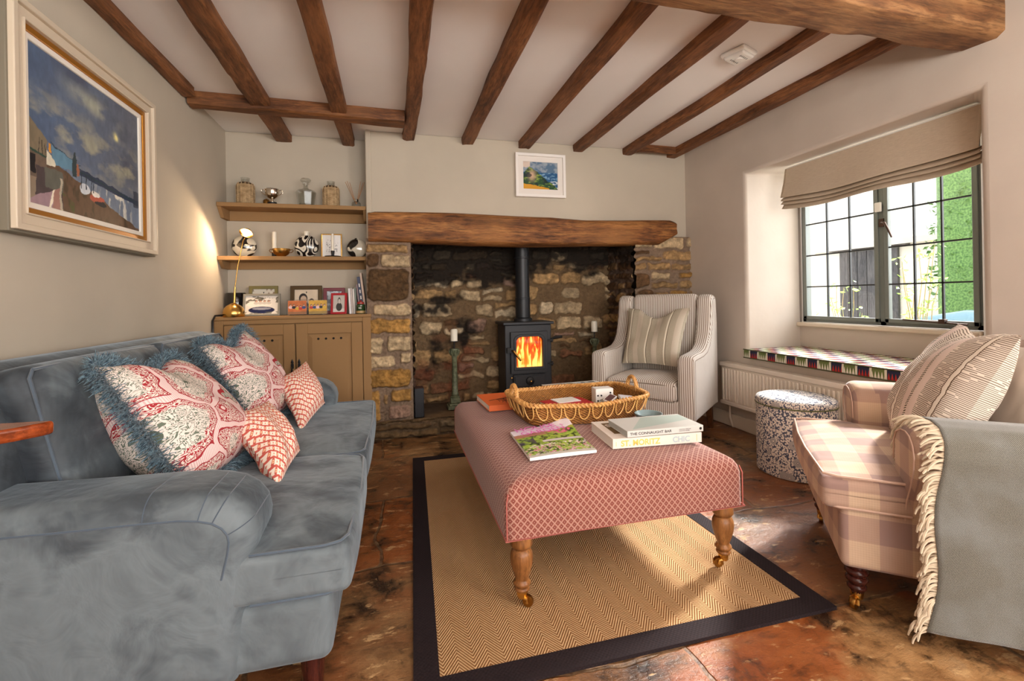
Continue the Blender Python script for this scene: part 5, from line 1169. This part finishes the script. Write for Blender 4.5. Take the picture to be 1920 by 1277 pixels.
scatter('scatter_cushion', 'large coral-print cushion with blue brush fringe, nearer of the two on the sofa', ((-.79, 1.49, .835), (-.78, 1.94, .80), (-.50, 1.93, .47), (-.56, 1.47, .46)), .108, CORAL, .95, True, .10, .05, 3, back=1.5)
scatter('scatter_cushion', 'large coral-print cushion with blue brush fringe, farther one near the cupboard', ((-.78, 2.15, .825), (-.74, 2.62, .865), (-.50, 2.58, .47), (-.56, 2.13, .46)), .100, CORAL, .95, True, .12, .05, 6)
scatter('small_scatter_cushion', 'small coral trellis cushion, nearer of the pair, propped on its corner', ((-.562, 1.792, .605), (-.490, 2.02, .61), (-.335, 1.80, .465), (-.345, 1.53, .437)), .062, TRELLIS, 1.0, False, 0, .06, 9)
scatter('small_scatter_cushion', 'small coral trellis cushion, farther of the pair, by the rear sofa arm', ((-.535, 2.40, .635), (-.455, 2.64, .685), (-.335, 2.43, .50), (-.395, 2.14, .437)), .062, TRELLIS, 1.0, False, 0, .06, 12)
# side table at the left edge
t = thing('side_table', 'polished wooden table whose pointed corner pokes in over the near sofa arm', 'table', (-.98, .93, 0))
pl_ = [(.372, .100), (.366, .108), (.2, .118), (-.12, .135), (-.15, .12), (-.15, -.28), (-.13, -.30), (.0, -.22), (.18, -.06), (.340, .055), (.366, .085)]
b = B(); b.prism(pl_, .766, .79, 'z'); b.build('table_top', TABLE, t, bevel=.006, bseg=3)
b = B(); b.lathe([(.15, 0), (.155, .015), (.06, .035), (.03, .08), (.022, .3), (.034, .42), (.022, .55), (.03, .74), (.06, .766)], (0, -.02, 0), 28); b.build('pedestal', TABLE, t)
# ------------------------------------------------------------------ striped wing armchair
t = thing('wing_armchair', 'brown and cream ticking-striped armchair in front of the right stone jamb', 'armchair', (1.857, 3.006, 0), math.radians(129.7))
b = B(); b.rbox((0, .02, .245), (.66, .63, .13), .022, n=6, k=3); b.build('base', TICK, t)
wp = [(.342, .185), (.345, .35), (.345, .575), (.338, .598), (.31, .610), (.22, .613), (.10, .616), (.0, .630), (-.06, .660), (-.105, .715), (-.135, .79), (-.155, .88), (-.165, .955), (-.185, .990), (-.22, 1.003), (-.27, 1.0), (-.305, .985), (-.32, .94), (-.335, .8), (-.335, .5), (-.32, .19)]
for s_ in (1, -1):
    a, c = (.248, .358) if s_ > 0 else (-.358, -.248)
    b = B(); b.loft(dens(wp[::-1][::-1]), a, c, .030, 'x', seg=5); ao = b.build('arm_and_wing', TICK, t, angle=50)
    b = B(); x = c-.001 if s_ > 0 else a+.001; N = len(wp); pts = []
    for i in range(0, N-2):
        p, q, r_ = Vector(wp[max(i-1, 0)]), Vector(wp[i]), Vector(wp[i+1]); d = (r_-p).normalized(); nn = Vector((-d.y, d.x)); pts.append((x, (q+nn*.029).x, (q+nn*.029).y))
    b.tube(pts, .0024, 5); b.build('edge_piping', plain('brown_piping', S(120, 100, 84), .8), ao)
b = B(); b.rbox((0, -.235, .68), (.50, .13, .66), .045, n=8, k=4, rot=Matrix.Rotation(math.radians(6), 3, 'X')); b.build('back', TICK, t)
b = B(); b.rbox((0, .09, .365), (.488, .53, .125), .032, puff=(.030, .010), n=12, k=4); s = b.build('seat_cushion', TICK, t)
b = B()
for z in (.412, .316): b.tube([(-.235, .345, z), (-.1, .352, z+.004), (.1, .352, z+.004), (.235, .345, z)], .003, 5)
b.build('cushion_piping', plain('brown_piping', (0, 0, 0)), s)
for x, y, dx, dy in ((.30, .29, 0, 0), (-.30, .29, 0, 0), (.30, -.27, .0, -.05), (-.30, -.27, -.0, -.05)):
    b = B(); r1, r2 = .024, .017
    b.add([(x+sx*r1, y+sy*r1, .20) for sx, sy in ((-1, -1), (1, -1), (1, 1), (-1, 1))]+[(x+dx+sx*r2, y+dy+sy*r2, 0) for sx, sy in ((-1, -1), (1, -1), (1, 1), (-1, 1))], [(0, 1, 2, 3), (7, 6, 5, 4), (0, 4, 5, 1), (1, 5, 6, 2), (2, 6, 7, 3), (3, 7, 4, 0)])
    b.build('leg', WALNUT, t, angle=30, bevel=.003)
c_, s_ = math.cos(math.radians(129.7)), math.sin(math.radians(129.7))
def WC(x, y, z): return (1.857+c_*x-s_*y, 3.006+s_*x+c_*y, z)
tp, e = scatter('lumbar_cushion', 'oatmeal linen cushion with pale stripes on the ticking armchair', (WC(.245, -.105, .905), WC(-.235, -.065, .910), WC(-.19, .10, .50), WC(.235, .06, .495)), .062, LINENP, 1.0, False, .17, .06, 15)
# ------------------------------------------------------------------ drum pouf
t = thing('drum_stool', 'round drum stool in blue and cream seed-flower print beside the radiator', 'stool', (2.185, 2.115, 0))
b = B(); b.lathe([(.19, .0), (.198, .004), (.198, .375), (.196, .38)], (0, 0, 0), 64); b.build('drum', POUF, t, angle=40)
b = B(); b.lathe([(.198, .381), (.202, .386), (.202, .402), (.194, .415), (.17, .423), (.1, .428), (0, .430)], (0, 0, 0), 64); b.build('padded_lid', POUF, t, angle=60)
b = B(); b.tube([(.200*math.cos(k*PI/32), .200*math.sin(k*PI/32), .381) for k in range(64)], .0035, 6, closed=True); b.build('green_piping', plain('olive_piping', S(96, 104, 66), .8), t)
# ------------------------------------------------------------------ checked armchair
KX, KY, KR = 1.872, 1.161, math.radians(50.3)
t = thing('checked_armchair', 'lilac and oat checked armchair with a rolled arm at the right edge', 'armchair', (KX, KY, 0), KR)
b = B(); b.rbox((0, .0, .240), (.725, .79, .195), .022, n=8, k=3); b.build('base', PLAID, t)
ap = [(.245, .15), (.352, .15), (.362, .30), (.385, .38), (.425, .44), (.455, .50), (.462, .545), (.450, .580), (.42, .603), (.38, .611), (.33, .606), (.28, .585), (.255, .55), (.245, .48)]
for s_ in (1, -1):
    P_ = dens([(x*s_, z) for x, z in ap])
    b = B(); b.loft(P_, -.40, .235, .035, 'y', seg=6); ao = b.build('arm', PLAID, t, angle=55)
    b = B(); q = [Vector((x*s_, z)) for x, z in ap]; cc = Vector((.345*s_, .42)); b.tube([(p.x+(cc.x-p.x)*.16, .2352, p.y+(cc.y-p.y)*.12) for p in q[1:]], .0022, 5); b.build('arm_seam', plain('lilac_piping', S(196, 164, 146), .9), ao)
kb = [(-.42, .15), (-.22, .15), (-.20, .50), (-.235, .70), (-.27, .79), (-.32, .82), (-.38, .81), (-.42, .74)]
b = B(); b.loft(dens(kb), -.34, .34, .05, 'x', seg=6); b.build('back', PLAID, t, angle=55)
def pfk(o):
    o = o.copy(); c = max(0, abs(o.x)/.36-.55)*max(0, o.y/.3-.5)
    if o.y > .12: o.x *= 1+.0*o.y; o.y += .012*(1-(o.x/.36)**2)
    if o.z > 0: o.z += (vnoise(np.array([(o.x+5)*6]), np.array([(o.y+5)*6]), 5)[0]-.5)*.016
    return o
b = B(); b.rbox((0, .115, .375), (.745, .66, .10), .024, puff=(.040, .006), n=16, k=4, pf=pfk); s = b.build('seat_cushion', PLAID, t)
b = B()
for z in (.428, .333): b.tube([(-.368, .22, z), (-.368, .40, z), (-.35, .436, z), (-.1, .452, z+.003), (.1, .452, z+.003), (.35, .436, z), (.368, .40, z), (.368, .22, z)], .0045, 6)
b.build('cushion_piping', plain('lilac_piping', (0, 0, 0)), s)
KL = [(.034, .143), (.035, .134), (.028, .130), (.026, .124), (.032, .118), (.033, .112), (.026, .106), (.024, .100), (.030, .095), (.031, .088), (.024, .080), (.022, .074), (.027, .069), (.026, .062), (.020, .056), (.019, .050)]
for x, y, rz in ((-.305, .345, 2.6), (.305, .345, 2.9), (-.29, -.33, 1), (.29, -.33, 1)):
    l = leg_turned(KL, MAHOG, t, x, y); caster(l, x, y, .053, rz, .018)
c2, s2 = math.cos(KR), math.sin(KR)
def KC(x, y, z): return (KX+c2*x-s2*y, KY+s2*x+c2*y, z)
scatter('crewel_cushion', 'large cream cushion with fine brown stitched lines on the checked armchair', (KC(-.30, -.05, .87), KC(.19, -.08, .875), KC(.21, .13, .45), KC(-.27, .14, .45)), .10, CREWEL, 1.0, False, .06, .04, 21)
scatter('plain_cushion', 'pale cushion squeezed behind the stitched cushion on the checked armchair', (KC(-.22, -.19, .86), KC(.18, -.19, .80), KC(.18, -.12, .45), KC(-.22, -.12, .45)), .06, plain('pale_linen', S(216, 204, 190), .9), 1.0, False, .04, .04, 23)
# throw over the near arm
t = thing('wool_throw', 'grey-green wool throw with cream tassels hanging over the near chair arm', 'throw', (KX, KY, 0), KR)
path = [(-.238, .47), (-.238, .53), (-.246, .565), (-.272, .598), (-.325, .619), (-.38, .623), (-.43, .614), (-.462, .587), (-.474, .545), (-.474, .50), (-.472, .42), (-.468, .32), (-.462, .2), (-.456, .07)]
pv = [Vector(p) for p in path]; cum = [0]
for i in range(1, len(pv)): cum.append(cum[-1]+(pv[i]-pv[i-1]).length)
def onp(v):
    s_ = v*cum[-1]
    for i in range(1, len(pv)):
        if s_ <= cum[i]+1e-9:
            f = (s_-cum[i-1])/(cum[i]-cum[i-1]); return pv[i-1].lerp(pv[i], f)
    return pv[-1]
def thr(u, v):
    p = onp(v); lo = max(0, (.5-p.y)/.43) if v > .4 else 0; y = .185-.60*u+.055*lo*(1-u)**2
    x = p.x-lo*(.012*math.sin(u*11+1)+.010+.010*math.sin(u*4)); 
    if u < .06: y += 0
    return (x, y+.010*math.sin(v*13)*(1-u)-.02*lo*(1-u), p.y+.006*math.sin(u*9)*(v > .9))
b = B(); b.grid(thr, 60, 90, uvs=(.66, cum[-1])); o = b.build('woven_throw', THROW, t, angle=80); m = o.modifiers.new('s', 'SOLIDIFY'); m.thickness = .006; m.offset = 1
b = B(); R = random.Random(4); NTS = 150
for k in range(NTS):
    v = k/(NTS-1); p = Vector(thr(0, v)); out = Vector((0, 1, 0)); g = Vector((0, 0, -1)); side = .0 if .12 < v < .45 else 1
    hang = 1.0 if v > .5 else (.8 if v < .15 else .35); L_ = R.uniform(.05, .062); pts = [p]; d = (out*.9+Vector((R.gauss(0, .25), 0, R.gauss(0, .2)))).normalized()
    for q in range(5):
        d = (d+g*(.32*hang+.05)*(q*.5+.4)+Vector((R.gauss(0, .10)-.05*(v > .4), 0, R.gauss(0, .06)))).normalized(); pts.append(pts[-1]+d*L_/5)
    b.tube(pts, [.0030, .0036, .0034, .0034, .0032, .0022], 5)
for k in range(26):                                                            # lower inner corner of the throw
    p = Vector((-.236, .18-.01*k, .47)); pts = [p, p+Vector((.004, R.gauss(0, .004), -.02)), p+Vector((.006, R.gauss(0, .008), -.045))]; b.tube(pts, [.003, .0034, .0024], 6)
b.build('tassel_fringe', FRINGE, t)
# ------------------------------------------------------------------ things on the ottoman
TZ = .4345
def booky(name, lab, x, y, z, rz, w_, d, h, cover, pages=None, ct=.0025, cat='book', over_=.003):
    t = thing(name, lab, cat, (x, y, z), rz)
    b = B(); b.box(-w_/2, w_/2, -d/2, d/2, 0, ct); b.box(-w_/2, w_/2, -d/2, d/2, h-ct, h); b.box(-w_/2, w_/2, -d/2-.001, -d/2+ct, 0, h); c = b.build('cover', cover, t, bevel=.0012)
    b = B(); b.box(-w_/2+over_, w_/2-over_, -d/2+ct, d/2-over_, ct, h-ct); b.build('pages', pages or WHITE, t); return t, c
def crown(x, y): return TZ
IV = plain('ivory_book_cloth', S(226, 214, 202), .55)
t, c = booky('art_book', 'thick cream coffee-table book with yellow spine lettering, under the other', .972, 1.672, .4315, math.radians(-4), .365, .235, .038, IV)
t.rotation_euler = (math.radians(.6), 0, math.radians(-4))
YEL = plain('yellow_lettering', S(226, 196, 96), .6); PALEB = plain('pale_blue_lettering', S(170, 186, 192), .6); BRW = plain('brown_print', S(104, 78, 40), .6)
text('ST. MORITZ', 'spine_lettering', YEL, c, (-.150, -.1187, .0085), (PI/2, 0, 0), .030, .0003, bold=.0008)
text('CHIC', 'spine_lettering_end', PALEB, c, (.060, -.1187, .0085), (PI/2, 0, 0), .030, .0003, bold=.0008)
b = B(); b.box(.160, .1615, -.1190, -.1180, .006, .032); b.box(-.170, -.1685, -.1190, -.1180, .010, .026); b.build('spine_rule', YEL, c)
b = B(); b.box(-.150, .150, -.06, .085, .038, .0383); cp = b.build('cover_picture', BRW, c)
text('ST. MORITZ', 'cover_lettering', IV, cp, (-.145, .03, .0384), (0, 0, 0), .048, .0002, bold=.001)
t, c = booky('cocktail_book', 'pale grey book titled in small black capitals, on top of the cream book', 1.000, 1.640, .4710, math.radians(-2.5), .318, .178, .024, plain('pale_grey_book_cloth', S(204, 202, 196), .5), plain('grey_page_edge', S(176, 178, 176), .8))
BK = plain('black_lettering', S(48, 44, 44), .6)
text('THE CONNAUGHT BAR', 'spine_lettering', BK, c, (-.148, -.0902, .0075), (PI/2, 0, 0), .0135, .0003, sx=1.18, bold=.0002)
text('AGOSTINO PERRONE', 'spine_author', BK, c, (.055, -.0902, .0125), (PI/2, 0, 0), .0052, .0002); text('COCKTAIL RECIPES', 'spine_subtitle', BK, c, (.055, -.0902, .0065), (PI/2, 0, 0), .0052, .0002)
b = B(); b.lathe([(.0045, -.0905), (.0055, -.0905)], (.147, 0, .012), 16, ax='y'); b.build('spine_emblem', BK, c)
b = B(); b.add([(-.13, -.075, .0242), (.155, .0, .0242), (.155, .075, .0242), (-.02, .075, .0242)], [(0, 1, 2, 3)]); b.build('cover_band', plain('pale_sea_green_print', S(176, 190, 182), .5), c, angle=0)
t, c = booky('photo_book', 'orange clothbound book with a black branch drawing', .640, 2.415, .4330, math.radians(3), .385, .285, .030, plain('bright_orange_cloth', S(222, 104, 46), .55))
b = B(); R = random.Random(6)
def branch(x, y, a, L, r, dep):
    pts = [(x, y)]; 
    for k in range(4): a += R.gauss(0, .22); x += math.cos(a)*L/4; y += math.sin(a)*L/4; pts.append((x, y))
    for i in range(4):
        p, q = Vector(pts[i]+(.0304,)), Vector(pts[i+1]+(.0304,)); n_ = (q-p).cross(Vector((0, 0, 1))).normalized()*r*(1-.15*i); b.add([p-n_, p+n_, q+n_*.85, q-n_*.85], [(0, 1, 2, 3)])
        if dep and i > 0:
            for s_ in (-1, 1): branch(*pts[i], a+s_*R.uniform(.5, .9), L*.55, r*.6, dep-1)
branch(-.165, -.035, .35, .17, .0055, 2); b.build('branch_drawing', plain('dark_print', S(70, 34, 20), .6), c, angle=0)
def collage(X_, Y_):
    C = col3(S(206, 206, 200), X_.shape); n = fbm(X_*14, Y_*10, 51, 3)
    for k, cc in enumerate((S(60, 72, 84), S(88, 96, 60), S(160, 180, 196), S(48, 66, 96), S(40, 40, 44))): C = over(C, (X_ > .26+k*.145)*(X_ < .385+k*.145)*(Y_ > .08)*(Y_ < .9)*np.clip((n-.35)*5, 0, 1), cc)
    return over(C, ell(X_, Y_, .17, .5, .06, .25)*.8, S(60, 70, 80))
t, c = booky('picture_book', 'white picture book with small photographs on the cover, behind the basket', 1.030, 2.530, .4330, math.radians(4), .355, .195, .048, WHITE)
p = pic('cover_photographs', .34, .18, collage, c, (0, -.09, .0484), (-PI/2, 0, 0), 90, 50); p.rotation_euler = (-PI/2, 0, 0)
# magazine
t = thing('magazine', 'garden magazine with pink title letters and a curling far corner', 'magazine', (.592, 1.722, .4315))
def mag(u, v, top=True):
    A, Bq, C_, D = [Vector(q) for q in ((-.141, -.184, 0), (.116, -.174, 0), (.143, .190, 0), (-.130, .137, 0))]
    p = (A*(1-u)+Bq*u)*(1-v)+(D*(1-u)+C_*u)*v; z = .010+.004*math.sin(PI*u)
    cr = max(0, u+v-1.45); z += cr**1.6*.085; return Vector((p.x, p.y, z if top else 0.0))
def garden(X_, Y_):
    n = fbm(X_*7, Y_*9, 61, 4); n2 = fbm(X_*20, Y_*24, 63, 3); n3 = fbm(X_*34, Y_*38, 66, 2); C = col3(S(140, 168, 70), X_.shape)
    C = over(C, np.clip((n2-.52)*8, 0, 1), S(160, 190, 70)); C = over(C, np.clip((.46-n2)*8, 0, 1), S(46, 66, 34)); C = over(C, (Y_ > .66)*np.clip((n-.45)*6, 0, 1), S(170, 170, 70))
    C = over(C, (np.abs(Y_-.45) < .03)*(X_ > .35)*1., S(204, 196, 200)); C = over(C, (Y_ < .36)*np.clip((n3-.52)*9, 0, 1), S(232, 214, 216)); C = over(C, (Y_ < .3)*np.clip((n3-.62)*9, 0, 1), S(214, 120, 140))
    C = over(C, (X_ < .25)*(Y_ > .42)*(Y_ < .62)*np.clip((n-.35)*5, 0, 1), S(70, 70, 84)); C = over(C, (X_ < .5)*(Y_ > .68)*(Y_ < .80), S(176, 124, 104)); C = over(C, ell(X_, Y_, .74, .76, .2, .1)*np.clip((n3-.4)*6, 0, 1), S(226, 100, 140))
    C = over(C, (Y_ > .80+.03*(n2-.5))*1., S(232, 224, 232)); C = over(C, (Y_ < .06)*1., S(206, 200, 190)); return C
nx, ny = 90, 110; X_, Y_ = np.meshgrid(np.linspace(0, 1, nx), np.linspace(0, 1, ny), indexing='ij')
P = np.array([[tuple(mag(i/(nx-1), j/(ny-1))+Vector((0, 0, .0006))) for j in range(ny)] for i in range(nx)]); npgrid('cover_page', P, garden(X_, Y_), PRINT, t)
b = B(); n_ = 20
top = [[mag(i/n_, j/n_) for j in range(n_+1)] for i in range(n_+1)]; bot = [[mag(i/n_, j/n_, False) for j in range(n_+1)] for i in range(n_+1)]
edge = [(i, 0) for i in range(n_)]+[(n_, j) for j in range(n_)]+[(n_-i, n_) for i in range(n_)]+[(0, n_-j) for j in range(n_)]
vs = [top[i][j] for i, j in edge]+[bot[i][j] for i, j in edge]; m = len(edge)
b.add(vs, [(k, (k+1) % m, m+(k+1) % m, m+k) for k in range(m)]+[tuple(range(m, 2*m))]); b.build('pages', WHITE, t, angle=30)
PK = plain('pink_title_ink', S(222, 110, 190), .5)
for s_, u0, v0, sz in (('HOUSE &', -.112, .108, .058), ('GARDEN', -.100, .060, .050)):
    o = text(s_, 'title_lettering', PK, t, (u0, v0, .0158), (math.radians(2), math.radians(-2), math.radians(7)), sz, .0002)
# basket tray
t = thing('wicker_tray', 'serpentine wicker tray basket with looped cane sides and braided rim', 'basket', (.850, 2.092, .4345), math.radians(2.5))
CANEL = plain('pale_cane', S(226, 176, 104), .4)
def _ol(a):
    c, s_ = math.cos(a), math.sin(a); x = math.copysign(abs(c)**.42, c); y = math.copysign(abs(s_)**.42, s_)
    return x, y+math.copysign(1, s_)*.075*math.cos(x*PI*1.6)*min(1, abs(s_)*2.5)*(.5+.5*abs(y))
_op = [Vector(_ol(k/720*2*PI)) for k in range(721)]; _oc = [0]
for k in range(720): _oc.append(_oc[-1]+math.hypot((_op[k+1].x-_op[k].x)*.32, (_op[k+1].y-_op[k].y)*.21))
import bisect
def outline(u, hx, hy, f):
    s_ = (u % 1)*_oc[-1]; i = min(719, max(0, bisect.bisect(_oc, s_)-1)); q = (s_-_oc[i])/max(1e-9, _oc[i+1]-_oc[i]); p = _op[i].lerp(_op[i+1], q); return p.x*hx, p.y*hy
def rimz(a): x = math.cos(a); return .084+.012*abs(x)**2.5
nA, nH = 160, 14
def wall(u, v, off=0):
    a = u*2*PI; k = .90+.10*v**.8; x, y = outline(u, .312*k+off, .210*k+off, 1); return (x, y, .004+rimz(a)*v)
b = B()
for off, fl in ((0, 0), (-.005, 1)):
    b.grid(lambda u, v: (lambda p: (p[0]*(1+.004*math.sin(u*2*PI*60+(int(v*nH) % 2)*PI)), p[1]*(1+.006*math.sin(u*2*PI*60+(int(v*nH) % 2)*PI)), p[2]))(wall(u, v, off)), 240, nH)
b.build('woven_side', WICK, t, angle=80)
b = B(); vs = [(0, 0, .004)]+[wall(k/80, 0) for k in range(80)]; b.add(vs, [(0, 1+k, 1+(k+1) % 80) for k in range(80)]); b.build('woven_base', WICK, t)
b = B()
for s in range(3):
    pts = []
    for k in range(400):
        a = k/400*2*PI; x, y = outline(a/2/PI, .315, .212, 1); ph = k/400*2*PI*34+s*2*PI/3; r_ = .0075; q = Vector((x, y, 0)).normalized(); pts.append((x+q.x*r_*math.sin(ph), y+q.y*r_*math.sin(ph), .006+rimz(a)+r_*.75*math.sin(2*ph)))
    b.tube(pts, .0058, 6, closed=True)
b.build('braided_rim', CANE, t)
for k in range(30):
    u0 = (k+.5)/30; b = B(); pts = []
    for q in range(13):
        th = PI*q/12; u = u0+.0125*math.cos(th)*1.05; a = u*2*PI; v = .92-.62*math.sin(th)**.8; p = Vector(wall(u, v, .009)); pts.append(p)
    b.tube(pts, .0026, 6); b.build('cane_loop', CANEL, t)
for s_ in (-1, 1):
    b = B()
    for s in range(3):
        pts = []
        for k in range(60):
            th = PI*k/59; ph = k/59*2*PI*5+s*2*PI/3; y = -.044*math.cos(th); z = .092+.066*math.sin(th)**.8; pts.append((s_*(.313+.005*math.sin(ph)), y+.004*math.cos(ph)*math.cos(th), z+.004*math.cos(ph)*math.sin(th)))
        b.tube(pts, .0064, 6)
    b.build('braided_handle', CANE, t)
bx_, by_ = .832, 2.135
t, c = booky('red_book', 'flat red book lying in the wicker tray',   .80, 2.08, .4385, math.radians(8), .22, .15, .058, plain('crimson_cover', S(186, 34, 44), .45))
t = thing('note_card', 'blank white card resting on the red book in the tray', 'card', (.805, 2.11, .4968), math.radians(8)); b = B(); b.box(-.06, .06, -.045, .045, 0, .003); b.build('card', WHITE, t)
t = thing('domino_box', 'white box with black dots standing in the far right of the tray', 'box', (1.020, 2.150, .4385), math.radians(-4)); b = B(); b.box(-.047, .047, -.032, .032, 0, .100); o = b.build('body', WHITE, t, bevel=.004)
b = B()
for x, z in ((-.036, .066), (-.018, .066), (.03, .078), (-.036, .04), (.02, .05)): b.lathe([(0, -.0335), (.0045, -.0335), (.0045, -.031)], (x, 0, z), 12, ax='y')
for x, y in ((-.02, 0), (.02, .01)): b.lathe([(.0045, .0915), (.0045, .0930), (0, .0930)], (x, y, 0), 12)
b.build('black_dots', BLACK, t)
t = thing('glass_dish', 'small clear glass dish in the right of the wicker tray', 'dish', (1.03, 2.05, .4385)); b = B(); b.lathe([(0, .002), (.045, .002), (.062, .03), (.066, .052), (.063, .053), (.056, .03), (.04, .008), (0, .007)], (0, 0, 0), 32); b.build('bowl', GLASS, t)
for x, y, z, rx, ry, rz, w_, d, c, lab in ((1.010, 2.045, .498, .25, -.35, .5, .062, .040, S(92, 64, 64), 'maroon playing-card pack tilted in the glass dish'), (1.085, 2.025, .502, .1, .12, -.2, .070, .046, S(220, 218, 226), 'pale printed card pack leaning over the glass dish')):
    t = thing('card_pack', lab, 'cards', (x, y, z)); t.rotation_euler = (rx, ry, rz); b = B(); b.box(-w_/2, w_/2, -d/2, d/2, 0, .012); o = b.build('pack', WHITE, t, bevel=.0015)
    b = B(); b.box(-w_/2+.004, w_/2-.004, -d/2+.004, d/2-.004, .012, .0123); b.build('printed_face', plain('card_print_%d' % int(x*1000), c, .4), o)
t = thing('blue_grey_bowl', 'shallow blue-grey bowl just showing behind the stacked books', 'bowl', (1.108, 1.862, .4295)); b = B(); b.lathe([(0, 0), (.035, 0), (.050, .015), (.060, .034), (.062, .040), (.058, .040), (.045, .020), (0, .010)], (0, 0, 0), 32); b.build('bowl', plain('blue_grey_glaze', S(128, 148, 152), .4), t)
